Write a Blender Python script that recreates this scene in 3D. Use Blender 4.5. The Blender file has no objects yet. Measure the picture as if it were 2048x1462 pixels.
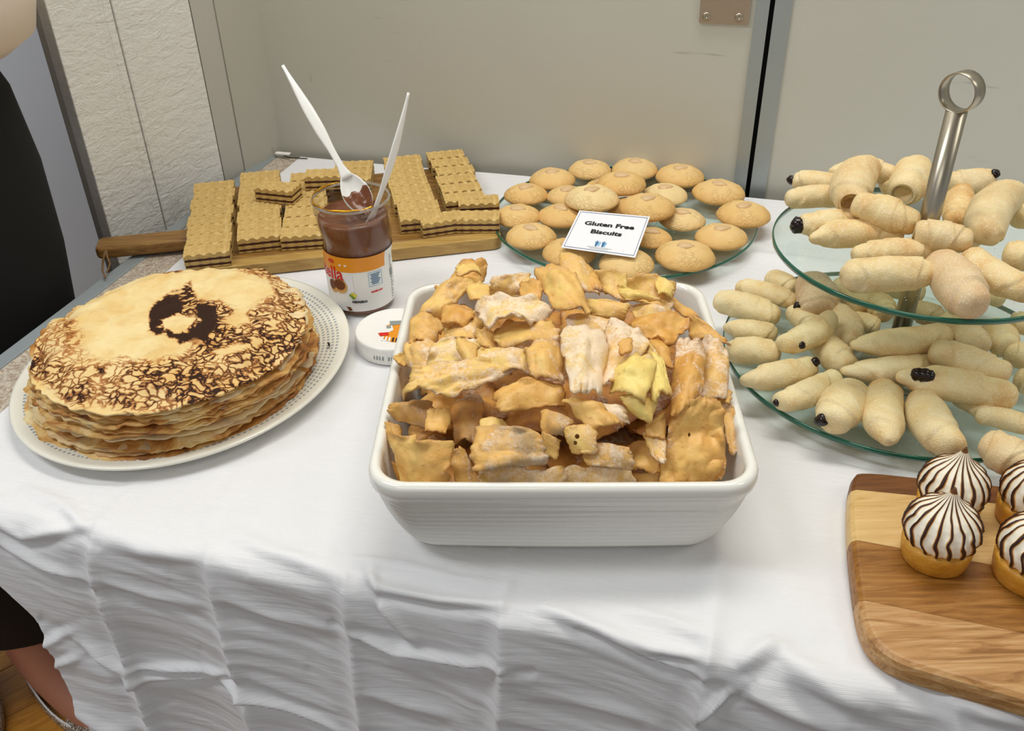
import bpy, bmesh, math, random
import numpy as np
from mathutils import Vector, Matrix

# ------------------------------------------------------------------ camera, light, exposure
S = 0.52                       # camera height above the table top, metres
T = 0.74                       # table top above the floor
FPX, CX, CY = 1850., 1024., 731.
DEP, ROLL = math.radians(33.8), math.radians(1.16)
fw = np.array([0, math.cos(DEP), -math.sin(DEP)]); r0 = np.array([1., 0, 0]); u0 = np.cross(r0, fw)
cr, sr = math.cos(ROLL), math.sin(ROLL)
EYE = np.array([0, 0, T + S])

def ray(px, py):
    x = (px - CX) / FPX; y = -(py - CY) / FPX
    return fw + (cr*x + sr*y)*r0 + (-sr*x + cr*y)*u0
def P(px, py, z=0.):           # the point of the photograph's pixel at height z above the table top
    d = ray(px, py); t = (z - S) / d[2]; return EYE + t*d
def PP(px, py, p0, n):         # pixel on the plane through p0 with normal n
    d = ray(px, py); t = np.dot(np.array(p0) - EYE, n) / np.dot(d, n); return EYE + t*d
def proj(p):                   # world point(s) to pixels
    v = np.asarray(p) - EYE; z = v @ fw; x = v @ r0 / z; y = v @ u0 / z
    return CX + FPX*(cr*x - sr*y), CY - FPX*(sr*x + cr*y)
def depth(p): return float((np.asarray(p) - EYE) @ fw)

scn = bpy.context.scene
cam = bpy.data.cameras.new('camera'); camo = bpy.data.objects.new('camera', cam)
scn.collection.objects.link(camo); scn.camera = camo
rt = cr*r0 - sr*u0; up = sr*r0 + cr*u0
m = Matrix.Identity(4)
for i in range(3): m[i][0] = rt[i]; m[i][1] = up[i]; m[i][2] = -fw[i]; m[i][3] = EYE[i]
camo.matrix_world = m
cam.sensor_width = 36; cam.sensor_fit = 'HORIZONTAL'; cam.lens = FPX/2048*36; cam.clip_start = .01

scn.view_settings.view_transform = 'Standard'; scn.view_settings.look = 'None'
scn.view_settings.gamma = 1; scn.view_settings.exposure = -0.1; scn.view_settings.use_curve_mapping = False
w = bpy.data.worlds.new('room_ambient'); scn.world = w; w.use_nodes = True
w.node_tree.nodes['Background'].inputs[0].default_value = (.93, .96, 1, 1)
w.node_tree.nodes['Background'].inputs[1].default_value = .38
def area(name, loc, rot, sx, sy, e, col=(1, .985, .93)):
    l = bpy.data.lights.new(name, 'AREA'); l.shape = 'RECTANGLE'; l.size = sx; l.size_y = sy; l.energy = e; l.color = col
    o = bpy.data.objects.new(name, l); scn.collection.objects.link(o); o.location = loc; o.rotation_euler = rot
    return o
area('ceiling_light', (.25, .95, 2.58), (0, 0, math.radians(-15)), 1.2, .30, 18)
area('ceiling_light', (-.6, -1.3, 2.58), (0, 0, math.radians(-15)), 1.2, .30, 10)
area('ceiling_light', (1.9, .0, 2.58), (0, 0, math.radians(-15)), 1.2, .30, 9)
area('ceiling_light', (-1.25, .35, 2.58), (0, 0, math.radians(-15)), 1.2, .30, 22, (.93, .97, 1))
scn.cycles.max_bounces = 10; scn.cycles.transparent_max_bounces = 16

# ------------------------------------------------------------------ helpers
rng = np.random.default_rng(7); random.seed(7)
def lin(c):
    c = [int(c[i:i+2], 16)/255 for i in (0, 2, 4)] if isinstance(c, str) else c
    return tuple(x/12.92 if x <= .04045 else ((x+.055)/1.055)**2.4 for x in c) + (1.,)

def hashn(ix, iy, iz, seed):
    n = (ix*374761393 + iy*668265263 + iz*2147483647 + seed*1274126177) & 0xffffffff
    n = ((n ^ (n >> 13)) * 1274126177) & 0xffffffff
    n = (n ^ (n >> 16)) & 0xffffffff
    return n/0xffffffff*2 - 1
def vnoise(x, y, z=0., seed=0):
    x, y, z = np.broadcast_arrays(np.asarray(x, float), np.asarray(y, float), np.asarray(z, float))
    ix, iy, iz = [np.floor(a).astype(np.int64) for a in (x, y, z)]
    fx, fy, fz = x-ix, y-iy, z-iz
    fx, fy, fz = [a*a*(3-2*a) for a in (fx, fy, fz)]
    def h(a, b, c): return hashn(ix+a, iy+b, iz+c, seed)
    l = lambda a, b, t: a + (b-a)*t
    return l(l(l(h(0,0,0), h(1,0,0), fx), l(h(0,1,0), h(1,1,0), fx), fy), l(l(h(0,0,1), h(1,0,1), fx), l(h(0,1,1), h(1,1,1), fx), fy), fz)
def fbm(x, y, z=0., o=3, seed=0):
    r = 0; a = 1
    for k in range(o): r = r + a*vnoise(np.asarray(x)*2**k, np.asarray(y)*2**k, np.asarray(z)*2**k, seed+k*17); a *= .5
    return r
def ss(x, a, b): t = np.clip((x-a)/(b-a), 0, 1); return t*t*(3-2*t)

def obj(name, verts, faces, mat=None, parent=None, smooth=True, at=(0, 0, 0), attr=None, uv=None, midx=None):
    me = bpy.data.meshes.new(name)
    v = np.asarray(verts, float) - np.asarray(at, float)
    me.from_pydata([tuple(p) for p in v], [], [tuple(int(i) for i in f) for f in faces])
    me.update()
    if smooth: me.polygons.foreach_set('use_smooth', [True]*len(me.polygons))
    for mm in (mat if isinstance(mat, (list, tuple)) else [mat]):
        if mm: me.materials.append(mm)
    if midx is not None: me.polygons.foreach_set('material_index', midx)
    if attr:
        for k, a in attr.items():
            at_ = me.attributes.new(k, 'FLOAT', 'POINT'); at_.data.foreach_set('value', np.asarray(a, np.float32))
    if uv is not None:
        l = me.uv_layers.new(name='UVMap'); vi = np.empty(len(me.loops), np.int32); me.loops.foreach_get('vertex_index', vi)
        l.data.foreach_set('uv', np.asarray(uv, np.float32)[vi].ravel())
    o = bpy.data.objects.new(name, me); scn.collection.objects.link(o)
    if parent: o.parent = parent
    o.location = at
    if parent: o.location = Vector(at) - parent_world(parent)
    return o
def parent_world(p):
    v = Vector((0, 0, 0))
    while p: v += p.location; p = p.parent
    return v
def empty(name, loc):
    o = bpy.data.objects.new(name, None); scn.collection.objects.link(o); o.location = loc; o.empty_display_size = .01; return o
def tag(o, label=None, cat=None, group=None, kind=None):
    for k, v in (('label', label), ('category', cat), ('group', group), ('kind', kind)):
        if v: o[k] = v
    return o
def grid_faces(nu, nv, wrapu=False, off=0, flip=False):   # index = iv*nu+iu
    f = []
    for j in range(nv-1):
        for i in range(nu if wrapu else nu-1):
            a = off+j*nu+i; b = off+j*nu+(i+1) % nu
            q = (a, b, b+nu, a+nu)
            f.append(q[::-1] if flip else q)
    return f
def lathe(prof, n=48, c=(0, 0, 0), rf=None):             # prof list of (r,z), outside going up
    th = np.arange(n)*2*math.pi/n; V = []
    for k, (r, z) in enumerate(prof):
        rr = r*np.ones(n) if rf is None else r*rf(th, z)
        V += list(zip(c[0]+rr*np.cos(th), c[1]+rr*np.sin(th), c[2]+z*np.ones(n)))
    F = grid_faces(n, len(prof), True)
    if prof[0][0] > 1e-6: F.append(tuple(range(n))[::-1])
    if prof[-1][0] > 1e-6: k = (len(prof)-1)*n; F.append(tuple(range(k, k+n)))
    return np.array(V), F
def tube(pts, rad, n=10, cap=True):
    pts = [np.array(p, float) for p in pts]; V = []; F = []; prev = None
    rad = rad if hasattr(rad, '__len__') else [rad]*len(pts)
    for i, p in enumerate(pts):
        t = pts[min(i+1, len(pts)-1)] - pts[max(i-1, 0)]; t /= np.linalg.norm(t)+1e-12
        a = prev if prev is not None else (np.array([0, 0, 1.]) if abs(t[2]) < .9 else np.array([1., 0, 0]))
        a = a - t*np.dot(a, t); a /= np.linalg.norm(a); b = np.cross(t, a); prev = a
        for k in range(n):
            q = 2*math.pi*k/n; V.append(p + rad[i]*(a*math.cos(q) + b*math.sin(q)))
    F = grid_faces(n, len(pts), True, flip=False)
    if cap: F += [tuple(range(n))[::-1], tuple(range((len(pts)-1)*n, len(pts)*n))]
    return np.array(V), F
def box(x0, x1, y0, y1, z0, z1, fr=None):
    V = np.array([(x, y, z) for z in (z0, z1) for x, y in ((x0, y0), (x1, y0), (x1, y1), (x0, y1))], float)
    if fr is not None: V = fr(V)
    return V, [(3, 2, 1, 0), (4, 5, 6, 7), (0, 1, 5, 4), (1, 2, 6, 5), (2, 3, 7, 6), (3, 0, 4, 7)]
def join(*vf):
    V = []; F = []; n = 0
    for v, f in vf: V += [tuple(p) for p in v]; F += [tuple(i+n for i in q) for q in f]; n += len(v)
    return np.array(V), F
def bevel(o, wd=.002, seg=2):
    mo = o.modifiers.new('bevel', 'BEVEL'); mo.width = wd; mo.segments = seg; mo.limit_method = 'ANGLE'; return o
def txt(s, size, bold=0., align='CENTER', sx=1.):        # flat lettering as (x,y) verts, faces
    cu = bpy.data.curves.new('t', 'FONT'); cu.body = s; cu.size = size; cu.offset = bold; cu.align_x = align; cu.resolution_u = 3
    o = bpy.data.objects.new('t', cu); scn.collection.objects.link(o)
    dg = bpy.context.evaluated_depsgraph_get(); dg.update(); me = bpy.data.meshes.new_from_object(o.evaluated_get(dg))
    V = np.array([v.co[:] for v in me.vertices]); F = [tuple(p.vertices) for p in me.polygons]
    bpy.data.objects.remove(o); bpy.data.meshes.remove(me)
    V[:, 0] *= sx
    return V, F

class Nt:
    def __init__(s, name, rough=.5, base=None, **kw):
        s.m = bpy.data.materials.new(name); s.m.use_nodes = True; s.t = s.m.node_tree; s.b = s.t.nodes['Principled BSDF']
        s.b.inputs['Roughness'].default_value = rough
        if base is not None: s.b.inputs['Base Color'].default_value = lin(base)
        for k, v in kw.items(): s.b.inputs[k.replace('_', ' ')].default_value = v
    def n(s, ty, ins=None, **pr):
        x = s.t.nodes.new('ShaderNode'+ty)
        for k, v in pr.items(): setattr(x, k, v)
        for k, v in (ins or {}).items():
            if isinstance(v, bpy.types.NodeSocket): s.t.links.new(v, x.inputs[k])
            else: x.inputs[k].default_value = v
        return x
    def co(s, kind='Object', scale=(1, 1, 1), rot=(0, 0, 0)):
        c = s.n('TexCoord').outputs[kind]
        return s.n('Mapping', {'Vector': c, 'Scale': scale, 'Rotation': rot}).outputs[0]
    def noise(s, vec, sc, det=4, ro=.55, dist=0.):
        return s.n('TexNoise', {'Vector': vec, 'Scale': sc, 'Detail': det, 'Roughness': ro, 'Distortion': dist}).outputs['Fac']
    def ramp(s, fac, stops, interp='LINEAR'):
        r = s.n('ValToRGB', {'Fac': fac}); e = r.color_ramp.elements; r.color_ramp.interpolation = interp
        for i, (p, c) in enumerate(stops):
            k = e[i] if i < 2 else e.new(p)
            k.position = p; k.color = lin(c) if isinstance(c, str) else ((c, c, c, 1) if not hasattr(c, '__len__') else c)
        return r.outputs[0]
    def mix(s, fac, a, b, blend='MIX'):
        x = s.n('Mix', data_type='RGBA', blend_type=blend)
        for k, v in ((0, fac), (6, a), (7, b)):
            if isinstance(v, bpy.types.NodeSocket): s.t.links.new(v, x.inputs[k])
            else: x.inputs[k].default_value = (lin(v) if isinstance(v, str) else v)
        return x.outputs[2]
    def math(s, op, a, b=0., c=0.):
        x = s.n('Math', operation=op)
        for k, v in enumerate((a, b, c)):
            if isinstance(v, bpy.types.NodeSocket): s.t.links.new(v, x.inputs[k])
            else: x.inputs[k].default_value = v
        return x.outputs[0]
    def col(s, c): s.t.links.new(c, s.b.inputs['Base Color']); return s
    def rough(s, c): s.t.links.new(c, s.b.inputs['Roughness']); return s
    def bump(s, h, dist=.001, st=1., prev=None):
        b = s.n('Bump', {'Height': h, 'Distance': dist, 'Strength': st})
        if prev is not None: s.t.links.new(prev, b.inputs['Normal'])
        s.t.links.new(b.outputs[0], s.b.inputs['Normal']); return b.outputs[0]
    def attr(s, name): return s.n('Attribute', attribute_name=name).outputs['Fac']

# ------------------------------------------------------------------ materials
def m_plain(name, c, rough=.5, **k): return Nt(name, rough, c, **k).m
def m_cloth():
    k = Nt('paper_cloth', .62); u = k.co('UV')
    n1 = k.noise(k.co('UV', (14, 160, 1)), 1, 3); n2 = k.noise(u, 9, 4)
    k.col(k.mix(k.math('MULTIPLY', n2, .5), 'e9e8e9', 'dcdbdd'))
    k.b.inputs['Sheen Weight'].default_value = .15
    wv = k.n('TexWave', {'Vector': k.co('UV', (1, 1, 1)), 'Scale': 330., 'Distortion': 1.6, 'Detail': 2., 'Detail Scale': .6}, bands_direction='Y').outputs['Fac']
    b1 = k.bump(wv, .0004, .16); b2 = k.bump(n1, .0016, .5, b1); k.bump(k.noise(u, 60, 3), .0008, .35, b2)
    return k.m
def m_wall(name, c1, c2, scratch=True):
    k = Nt(name, .38); o = k.co('Object')
    c = k.mix(k.noise(o, 1.4, 3), c1, c2)
    if scratch:
        s1 = k.noise(k.co('Object', (5, 5, 42), (0, .2, 0)), 1.4, 2, .4); s2 = k.noise(o, 6, 2)
        mk = k.math('MULTIPLY', k.ramp(s1, [(.70, 0.), (.735, 1.)]), k.ramp(s2, [(.55, 0.), (.6, 1.)]))
        c = k.mix(k.math('MULTIPLY', mk, .4), c, '5c564c')
        s3 = k.ramp(k.noise(k.co('Object', (3, 3, 2)), 9, 1, .4), [(.76, 0.), (.78, 1.)])
        c = k.mix(k.math('MULTIPLY', s3, .35), c, '6f675c')
    k.col(c); k.bump(k.noise(o, 7, 5), .004, .35); return k.m
def m_white_relief():
    k = Nt('textured_white_paint', .24, 'e9e8e3')
    a = k.noise(k.co('Object', (34, 34, 90)), 1, 5, .65, .8); g = k.noise(k.co('Object', (150, 150, 2)), 1, 2, .5, .3); f = k.noise(k.co(), 160, 4, .6)
    gm = k.math('MULTIPLY', g, k.ramp(k.noise(k.co('Object', (14, 14, 1)), 1, 1), [(.45, .1), (.6, 1.)]))
    b = k.bump(a, .004, .6); b = k.bump(f, .002, .5, b); k.bump(gm, .004, .8, b); return k.m
def m_wood(name, cs, scale=(1.2, 14, 14), rot=(0, 0, 0), rough=.42, fine=1.):
    k = Nt(name, rough); o = k.co('Object', scale, rot)
    g = k.noise(o, 4, 6, .6, 1.6); f = k.noise(k.co('Object', (scale[0]*2, scale[1]*7, scale[2]*7), rot), 5, 4, .7)
    c = k.ramp(g, [(.30, cs[0]), (.48, cs[1]), (.68, cs[2])])
    k.col(k.mix(k.math('MULTIPLY', f, .35*fine), c, cs[0])); k.bump(f, .0004, .4); return k.m
def m_glass(name, tint=(.93, .98, .96, 1)):
    k = Nt(name); k.t.nodes.remove(k.b); out = k.t.nodes['Material Output']
    tr = k.n('BsdfTransparent', {'Color': tint}); gl = k.n('BsdfGlossy', {'Roughness': .03}); lw = k.n('LayerWeight', {'Blend': .5}).outputs['Facing']; f = k.math('ADD', .035, k.math('MULTIPLY', k.math('POWER', lw, 4.), .55))
    mx = k.n('MixShader', {0: f, 1: tr.outputs[0], 2: gl.outputs[0]}); k.t.links.new(mx.outputs[0], out.inputs[0]); return k.m
def m_crepe(name, top=False):
    k = Nt(name, .68); k.b.inputs['Specular IOR Level'].default_value = .22; o = k.co('Object'); nz = k.noise(o, 28, 5, .6)
    base = k.mix(k.ramp(nz, [(.35, 0.), (.65, 1.)]), 'ecd6a0', 'e2bf7c')
    base = k.mix(k.math('MULTIPLY', k.ramp(k.noise(o, 60, 3), [(.55, 0.), (.75, 1.)]), .35), base, 'cfa15c')
    wp = k.n('MixRGB', {'Fac': .045, 'Color1': o, 'Color2': k.n('TexNoise', {'Vector': o, 'Scale': 45., 'Detail': 3.}).outputs['Color']}, blend_type='ADD').outputs[0]
    vo = k.n('TexVoronoi', {'Vector': k.n('Mapping', {'Vector': wp, 'Scale': (1, 1.5, 1)}).outputs[0], 'Scale': 88.}, feature='DISTANCE_TO_EDGE').outputs['Distance']
    lace = k.math('SUBTRACT', 1.05, k.math('DIVIDE', vo, .25)); lace = k.math('MAXIMUM', lace, 0.)
    nb = k.noise(o, 75, 3, .6)
    if top: msk = k.math('MULTIPLY', k.attr('brown'), k.ramp(k.noise(o, 26, 3, .6), [(.3, .55), (.62, 1.)]))
    else: msk = k.math('MULTIPLY', k.ramp(k.noise(k.co('Object', (1, 1, 3)), 22, 3), [(.46, 0.), (.68, 1.)]), .75)
    val = k.math('MULTIPLY', msk, k.math('ADD', k.math('MULTIPLY', lace, .95), k.math('MULTIPLY', k.math('SUBTRACT', nb, .5), .75)))
    if top: val = k.math('ADD', val, k.math('MULTIPLY', k.attr('burn'), .9))
    halo = k.math('MULTIPLY', k.ramp(msk, [(.1, 0.), (.9, 1.)]), .25); base = k.mix(halo, base, 'cf9444')
    amber = k.ramp(val, [(.18, 0.), (.42, 1.)]); dark = k.ramp(val, [(.45, 0.), (.72, 1.)])
    c = k.mix(k.math('MULTIPLY', amber, .8), base, 'a65a18'); c = k.mix(k.math('MULTIPLY', dark, .97), c, '220c04')
    k.col(c)
    b = k.bump(nz, .003, .5); k.bump(val, .0008, -.3 if top else .3, b); return k.m
def m_crepe_side():
    k = Nt('crepe_edge', .65); o = k.co('Object'); inf = k.n('ObjectInfo').outputs['Random']
    n1 = k.noise(k.co('Object', (1, 1, 3)), 24, 4, .6, .6)
    c = k.ramp(n1, [(.32, 'efdcaa'), (.46, 'dfb56c'), (.58, 'b87a33'), (.70, '6a3814')])
    c = k.mix(k.ramp(inf, [(.35, 0.), (.75, .65)]), c, 'f0dfb4'); k.col(c); k.bump(k.noise(o, 60, 4), .002, .5)
    return k.m
def m_fried():
    k = Nt('fried_dough', .47); o = k.co('Object'); oc = k.n('SeparateColor', {'Color': k.n('ObjectInfo').outputs['Color']})
    tone, pow_, gray = oc.outputs[0], oc.outputs[1], oc.outputs[2]
    n1 = k.noise(o, 38, 4, .6, .3)
    t = k.math('ADD', k.math('MULTIPLY', tone, .75), k.math('MULTIPLY', k.math('SUBTRACT', n1, .5), 1.1))
    c = k.ramp(t, [(.0, 'f1d67c'), (.28, 'e8b969'), (.55, 'd69a45'), (.95, '9c561e')])
    n2 = k.noise(o, 40, 5, .62, .4); n3 = k.noise(o, 420, 3, .7)
    ed = k.ramp(k.math('ADD', k.attr('rim'), k.math('MULTIPLY', n1, .3)), [(1.02, 0.), (1.16, 1.)]) if False else k.math('MULTIPLY', k.math('POWER', k.attr('rim'), 8.), n1)
    c = k.mix(k.math('MULTIPLY', ed, .9), c, '9a5a24')
    sp_ = k.noise(o, 190, 2, .5); c = k.mix(k.ramp(sp_, [(.64, 0.), (.72, .35)]), c, 'a8692c')
    pm = k.math('ADD', k.math('MULTIPLY', pow_, .36), k.math('ADD', k.math('MULTIPLY', n2, 1.0), k.math('MULTIPLY', n3, .45)))
    pm = k.ramp(pm, [(.84, 0.), (1.16, 1.)])
    c = k.mix(k.math('MULTIPLY', pm, .80), c, 'f3e0c6')
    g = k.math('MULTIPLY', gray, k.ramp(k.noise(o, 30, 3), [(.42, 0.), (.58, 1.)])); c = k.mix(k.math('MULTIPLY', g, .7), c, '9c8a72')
    k.col(c); b = k.bump(k.noise(o, 75, 3, .5), .0022, .55); b = k.bump(k.ramp(k.n('TexVoronoi', {'Vector': o, 'Scale': 210.}).outputs['Distance'], [(.0, 1.), (.28, 0.)]), .0006, .45, b); k.bump(pm, .0004, .6, b)
    k.b.inputs['Subsurface Weight'].default_value = .0; return k.m
def m_roll():
    k = Nt('sugared_dough', .6); o = k.co('Object'); oc = k.n('SeparateColor', {'Color': k.n('ObjectInfo').outputs['Color']})
    n1 = k.noise(o, 26, 4, .6, .3)
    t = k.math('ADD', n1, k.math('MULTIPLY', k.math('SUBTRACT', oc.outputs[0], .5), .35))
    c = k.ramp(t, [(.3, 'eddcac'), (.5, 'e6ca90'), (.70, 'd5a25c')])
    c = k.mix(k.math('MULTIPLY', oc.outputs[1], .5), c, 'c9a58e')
    n3 = k.noise(o, 650, 2, .7); c = k.mix(k.ramp(n3, [(.56, 0.), (.68, .55)]), c, 'fbf3e2')
    k.col(c); b = k.bump(n3, .0007, .8); k.bump(k.noise(o, 70, 4), .002, .45, b); return k.m
def m_cookie():
    k = Nt('cookie_dough', .62); o = k.co('Object'); oc = k.n('SeparateColor', {'Color': k.n('ObjectInfo').outputs['Color']})
    z = k.n('SeparateXYZ', {'Vector': o}).outputs[2]; n = k.noise(o, 60, 4)
    t = k.math('ADD', k.math('ADD', k.math('MULTIPLY', z, 26.), k.math('MULTIPLY', oc.outputs[0], -.25)), k.math('MULTIPLY', n, .35))
    c = k.ramp(t, [(.0, 'd2a05a'), (.30, 'e2b872'), (.70, 'eed39a')]); c = k.mix(k.math('MULTIPLY', oc.outputs[1], .5), c, 'efdba8')
    wp = k.n('MixRGB', {'Fac': .02, 'Color1': o, 'Color2': k.n('TexNoise', {'Vector': o, 'Scale': 60.}).outputs['Color']}, blend_type='ADD').outputs[0]
    v = k.n('TexVoronoi', {'Vector': wp, 'Scale': 150.}, feature='DISTANCE_TO_EDGE').outputs['Distance']
    crk = k.math('MULTIPLY', k.ramp(v, [(.0, 1.), (.14, 0.)]), k.ramp(k.noise(o, 45, 2), [(.5, 0.), (.6, 1.)]))
    k.col(k.mix(k.math('MULTIPLY', crk, .22), c, 'a87438'))
    b = k.bump(k.math('SUBTRACT', 1., crk), .0007, .6); k.bump(k.noise(o, 500, 3, .7), .0005, .7, b); return k.m
def m_toast():
    k = Nt('toasted_meringue', .42); a = k.attr('toast')
    k.col(k.ramp(a, [(.10, 'f8f0de'), (.24, 'f0d8a4'), (.42, 'b8742c'), (.80, '34160a')])); k.b.inputs['Subsurface Weight'].default_value = .1
    k.b.inputs['Subsurface Radius'].default_value = (.004, .003, .002); return k.m
def m_plate():
    k = Nt('dotted_glaze', .12); s = k.n('SeparateXYZ', {'Vector': k.co('Object')})
    r = k.math('SQRT', k.math('ADD', k.math('POWER', s.outputs[0], 2.), k.math('POWER', s.outputs[1], 2.)))
    th = k.math('ARCTAN2', s.outputs[1], s.outputs[0])
    q = k.math('DIVIDE', k.math('SUBTRACT', r, .112), .0052); fr = k.math('FRACT', q); ring = k.math('FLOOR', q)
    a1 = k.math('FRACT', k.math('ADD', k.math('MULTIPLY', th, 27.), k.math('MULTIPLY', ring, .37)))
    d1 = k.math('LESS_THAN', k.math('ABSOLUTE', k.math('SUBTRACT', fr, .5)), .24); d2 = k.math('LESS_THAN', a1, .5)
    rg = k.math('MULTIPLY', k.math('GREATER_THAN', r, .112), k.math('LESS_THAN', r, .1590))
    k.col(k.mix(k.math('MULTIPLY', k.math('MULTIPLY', d1, d2), k.math('MULTIPLY', rg, .75)), 'ece8da', '7d8d99')); return k.m
def m_speckle():
    k = Nt('speckled_laminate', .35); o = k.co('Object')
    v = k.n('TexVoronoi', {'Vector': o, 'Scale': 420.}).outputs['Color']; g = k.n('SeparateColor', {'Color': v}).outputs[0]
    k.col(k.ramp(g, [(.2, 'b0a495'), (.55, 'cfc5b4'), (.85, 'a58f7c')])); return k.m
def m_wafer():
    k = Nt('wafer_sheet', .6); o = k.co('Object'); n = k.noise(o, 90, 4)
    k.col(k.ramp(n, [(.3, 'bd9a58'), (.55, 'cfae69'), (.75, 'dcc285')])); k.bump(k.noise(o, 600, 3), .0005, .6); return k.m
def m_choc(name, c1, c2, rough=.28):
    k = Nt(name, rough); o = k.co('Object'); k.col(k.mix(k.noise(o, 60, 3), c1, c2)); k.bump(k.noise(o, 90, 3), .001, .3); return k.m
M = dict(cloth=m_cloth(), wall=m_wall('scuffed_panel', 'cdcbbe', 'c3c1b4'), wallside=m_wall('side_panel', 'c1beb2', 'b8b5a9'),
    farwall=m_wall('pale_wall', 'e6e9ee', 'dfe2e8', False), relief=m_white_relief(), alu=Nt('brushed_aluminium', .42, 'a9b0b0', Metallic=.55).m,
    jamb=m_wall('painted_jamb', 'c4c1b8', 'bcb9b0', False), steel=Nt('satin_steel', .3, 'b3aa98', Metallic=1.).m, latch=Nt('latch_metal', .36, 'b8a894', Metallic=.8).m,
    black=m_plain('dark_gap', '0c0c0c', .8), speck=m_speckle(), rimgrey=m_plain('grey_edging', '8b9294', .45), floorbase=m_plain('floor_base', '4b3314', .7),
    ceram=Nt('white_ceramic', .16, 'eeece3', Coat_Weight=.4).m, plate=m_plate(), crepe=m_crepe('crepe_surface'), crepetop=m_crepe('crepe_browned', True), crepeside=m_crepe_side(),
    glass=m_glass('clear_glass'), jarglass=m_glass('jar_plastic', (.97, .97, .96, 1)), edge=Nt('green_glass_edge', .08, '0f5b45', Coat_Weight=.5).m,
    choc=m_choc('chocolate_spread', '6a3a1e', '784526'), fill=m_choc('wafer_filling', '3c1a0d', '52260f', .5), wafer=m_wafer(), fried=m_fried(), roll=m_roll(), cookie=m_cookie(),
    almond=m_plain('almond', 'd8b586', .42), jam=Nt('dark_jam', .18, '1c0c0a').m, toast=m_toast(), white=m_plain('white_plastic', 'f1efe9', .28), paper=m_plain('card_paper', 'f0eff3', .6),
    ink=m_plain('black_ink', '111114', .6), blue=m_plain('blue_ink', '2f6f9e', .6), navy=m_plain('navy_ink', '22456e', .6), sky=m_plain('pale_blue_ink', '8fc3e2', .6), orange=m_plain('orange_print', 'e8951f', .4),
    red=m_plain('red_print', 'd8271c', .4), label=m_plain('label_paper', 'efeeea', .35), brown=m_plain('brown_print', '6e3a1c', .4), tan=m_plain('tan_print', 'd9a35a', .4), green=m_plain('green_print', '6f9a2b', .4),
    yellow=m_plain('yellow_print', 'e6d33a', .4), greyp=m_plain('grey_print', '8a938f', .5), gold=Nt('gold_foil', .22, 'e0a62e', Metallic=.9).m, skirt=m_plain('black_fabric', '050505', .9), blouse=None,
    leather=m_plain('leather_cord', '7d5a32', .6), sugar=m_plain('sugar_grains', 'f6f2ea', .3), crumb=m_plain('burnt_crumb', '1d1a1a', .6))
k = Nt('shell_blouse', .55, 'e6d8c8'); k.bump(k.noise(k.co('Object', (3, 3, 1)), 6, 3), .01, .4); M['blouse'] = k.m; M['jarlip'] = Nt('clear_plastic_lip', .08, 'd8d2c8', Transmission_Weight=.75, IOR=1.3, Coat_Weight=.6).m
k = Nt('skin', .45, 'b98069'); k.b.inputs['Subsurface Weight'].default_value = .15; k.b.inputs['Subsurface Radius'].default_value = (.02, .008, .004); k.bump(k.noise(k.co(), 200, 3), .0004, .4); M['skin'] = k.m
k = Nt('silver_glitter', .3, 'c9c5bc', Metallic=.85); v = k.n('TexVoronoi', {'Vector': k.co(), 'Scale': 420.}); k.col(k.ramp(k.n('SeparateColor', {'Color': v.outputs['Color']}).outputs[0], [(.2, '8e8a80'), (.6, 'cfcac0'), (.9, 'ffffff')])); k.bump(v.outputs['Distance'], .002, .8); M['glitter'] = k.m
k = Nt('tart_crust', .38); n = k.noise(k.co(), 45, 4); k.col(k.ramp(n, [(.3, 'c98a26'), (.6, 'dba03a'), (.8, 'b0701c')])); k.bump(k.noise(k.co(), 110, 5, .65), .0022, .8); M['crust'] = k.m
for i, cs in enumerate([('5c3312', '6f421b', '83532a'), ('c49a58', 'd9b576', 'e3c48c'), ('70430f', '96611f', 'b58140'), ('8a5a28', 'bd8c54', 'd8b07c')]):
    M['strip%d' % i] = m_wood('acacia_strip', cs, (3, 30, 30), (0, 0, math.radians(13)))
M['board'] = m_wood('acacia_board', ('6f4a1e', '93692f', 'b08645'), (2.5, 26, 26), (0, 0, -math.radians(11)))
M['boardlight'] = m_wood('acacia_sapwood', ('a07a40', 'b8934f', 'c9a864'), (2.5, 26, 26), (0, 0, -math.radians(11)))
M['plank'] = m_wood('parquet_oak', ('9c6318', 'bb7d28', 'cf9138'), (3, 22, 22), rough=.35)

# ------------------------------------------------------------------ setting
H = lambda x, y, z=0.: np.array([x*S, y*S, T+z])
Cn = H(-.681, 2.674); wdir = np.array([math.cos(math.radians(-15.2)), math.sin(math.radians(-15.2)), 0]); wn = np.array([-wdir[1], wdir[0], 0])
TOPZ = 2.6
def wall_u(px, py): p = PP(px, py, Cn, wn); return float(np.dot(p-Cn, wdir)), p[2]
def slab(name, u0_, u1_, z0, z1, d0, d1, mat, parent=None, base=Cn, dv=wdir, nv=wn, smooth=False):
    V, F = box(u0_, u1_, d0, d1, z0, z1); W = np.array([base[:3]*[1, 1, 0] + v[0]*dv + v[1]*nv + [0, 0, v[2]] for v in V])
    return obj(name, W, F, mat, parent, smooth)
root = Vector((0, 0, 0))
tz = wall_u(1480, 380)[1]
uL0 = wall_u(1466, 375)[0]; uG0 = wall_u(1491, 378)[0]; uG1 = wall_u(1500, 378)[0]; uR1 = wall_u(1531, 380)[0]
d1 = tag(empty('door_1', tuple(Cn*[1, 1, 0])), kind='structure'); d2 = tag(empty('door_2', tuple((Cn+wdir*uG1)*[1, 1, 0])), kind='structure')
def part(o, par): o.parent = par; o.location = o.location - parent_world(par); return o
slab('door_panel', 0, uL0, 0.02, TOPZ, 0, .04, M['wall'], d1); slab('edge_strip', uL0, uG0, .02, TOPZ, -.003, .04, M['alu'], d1)
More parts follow.
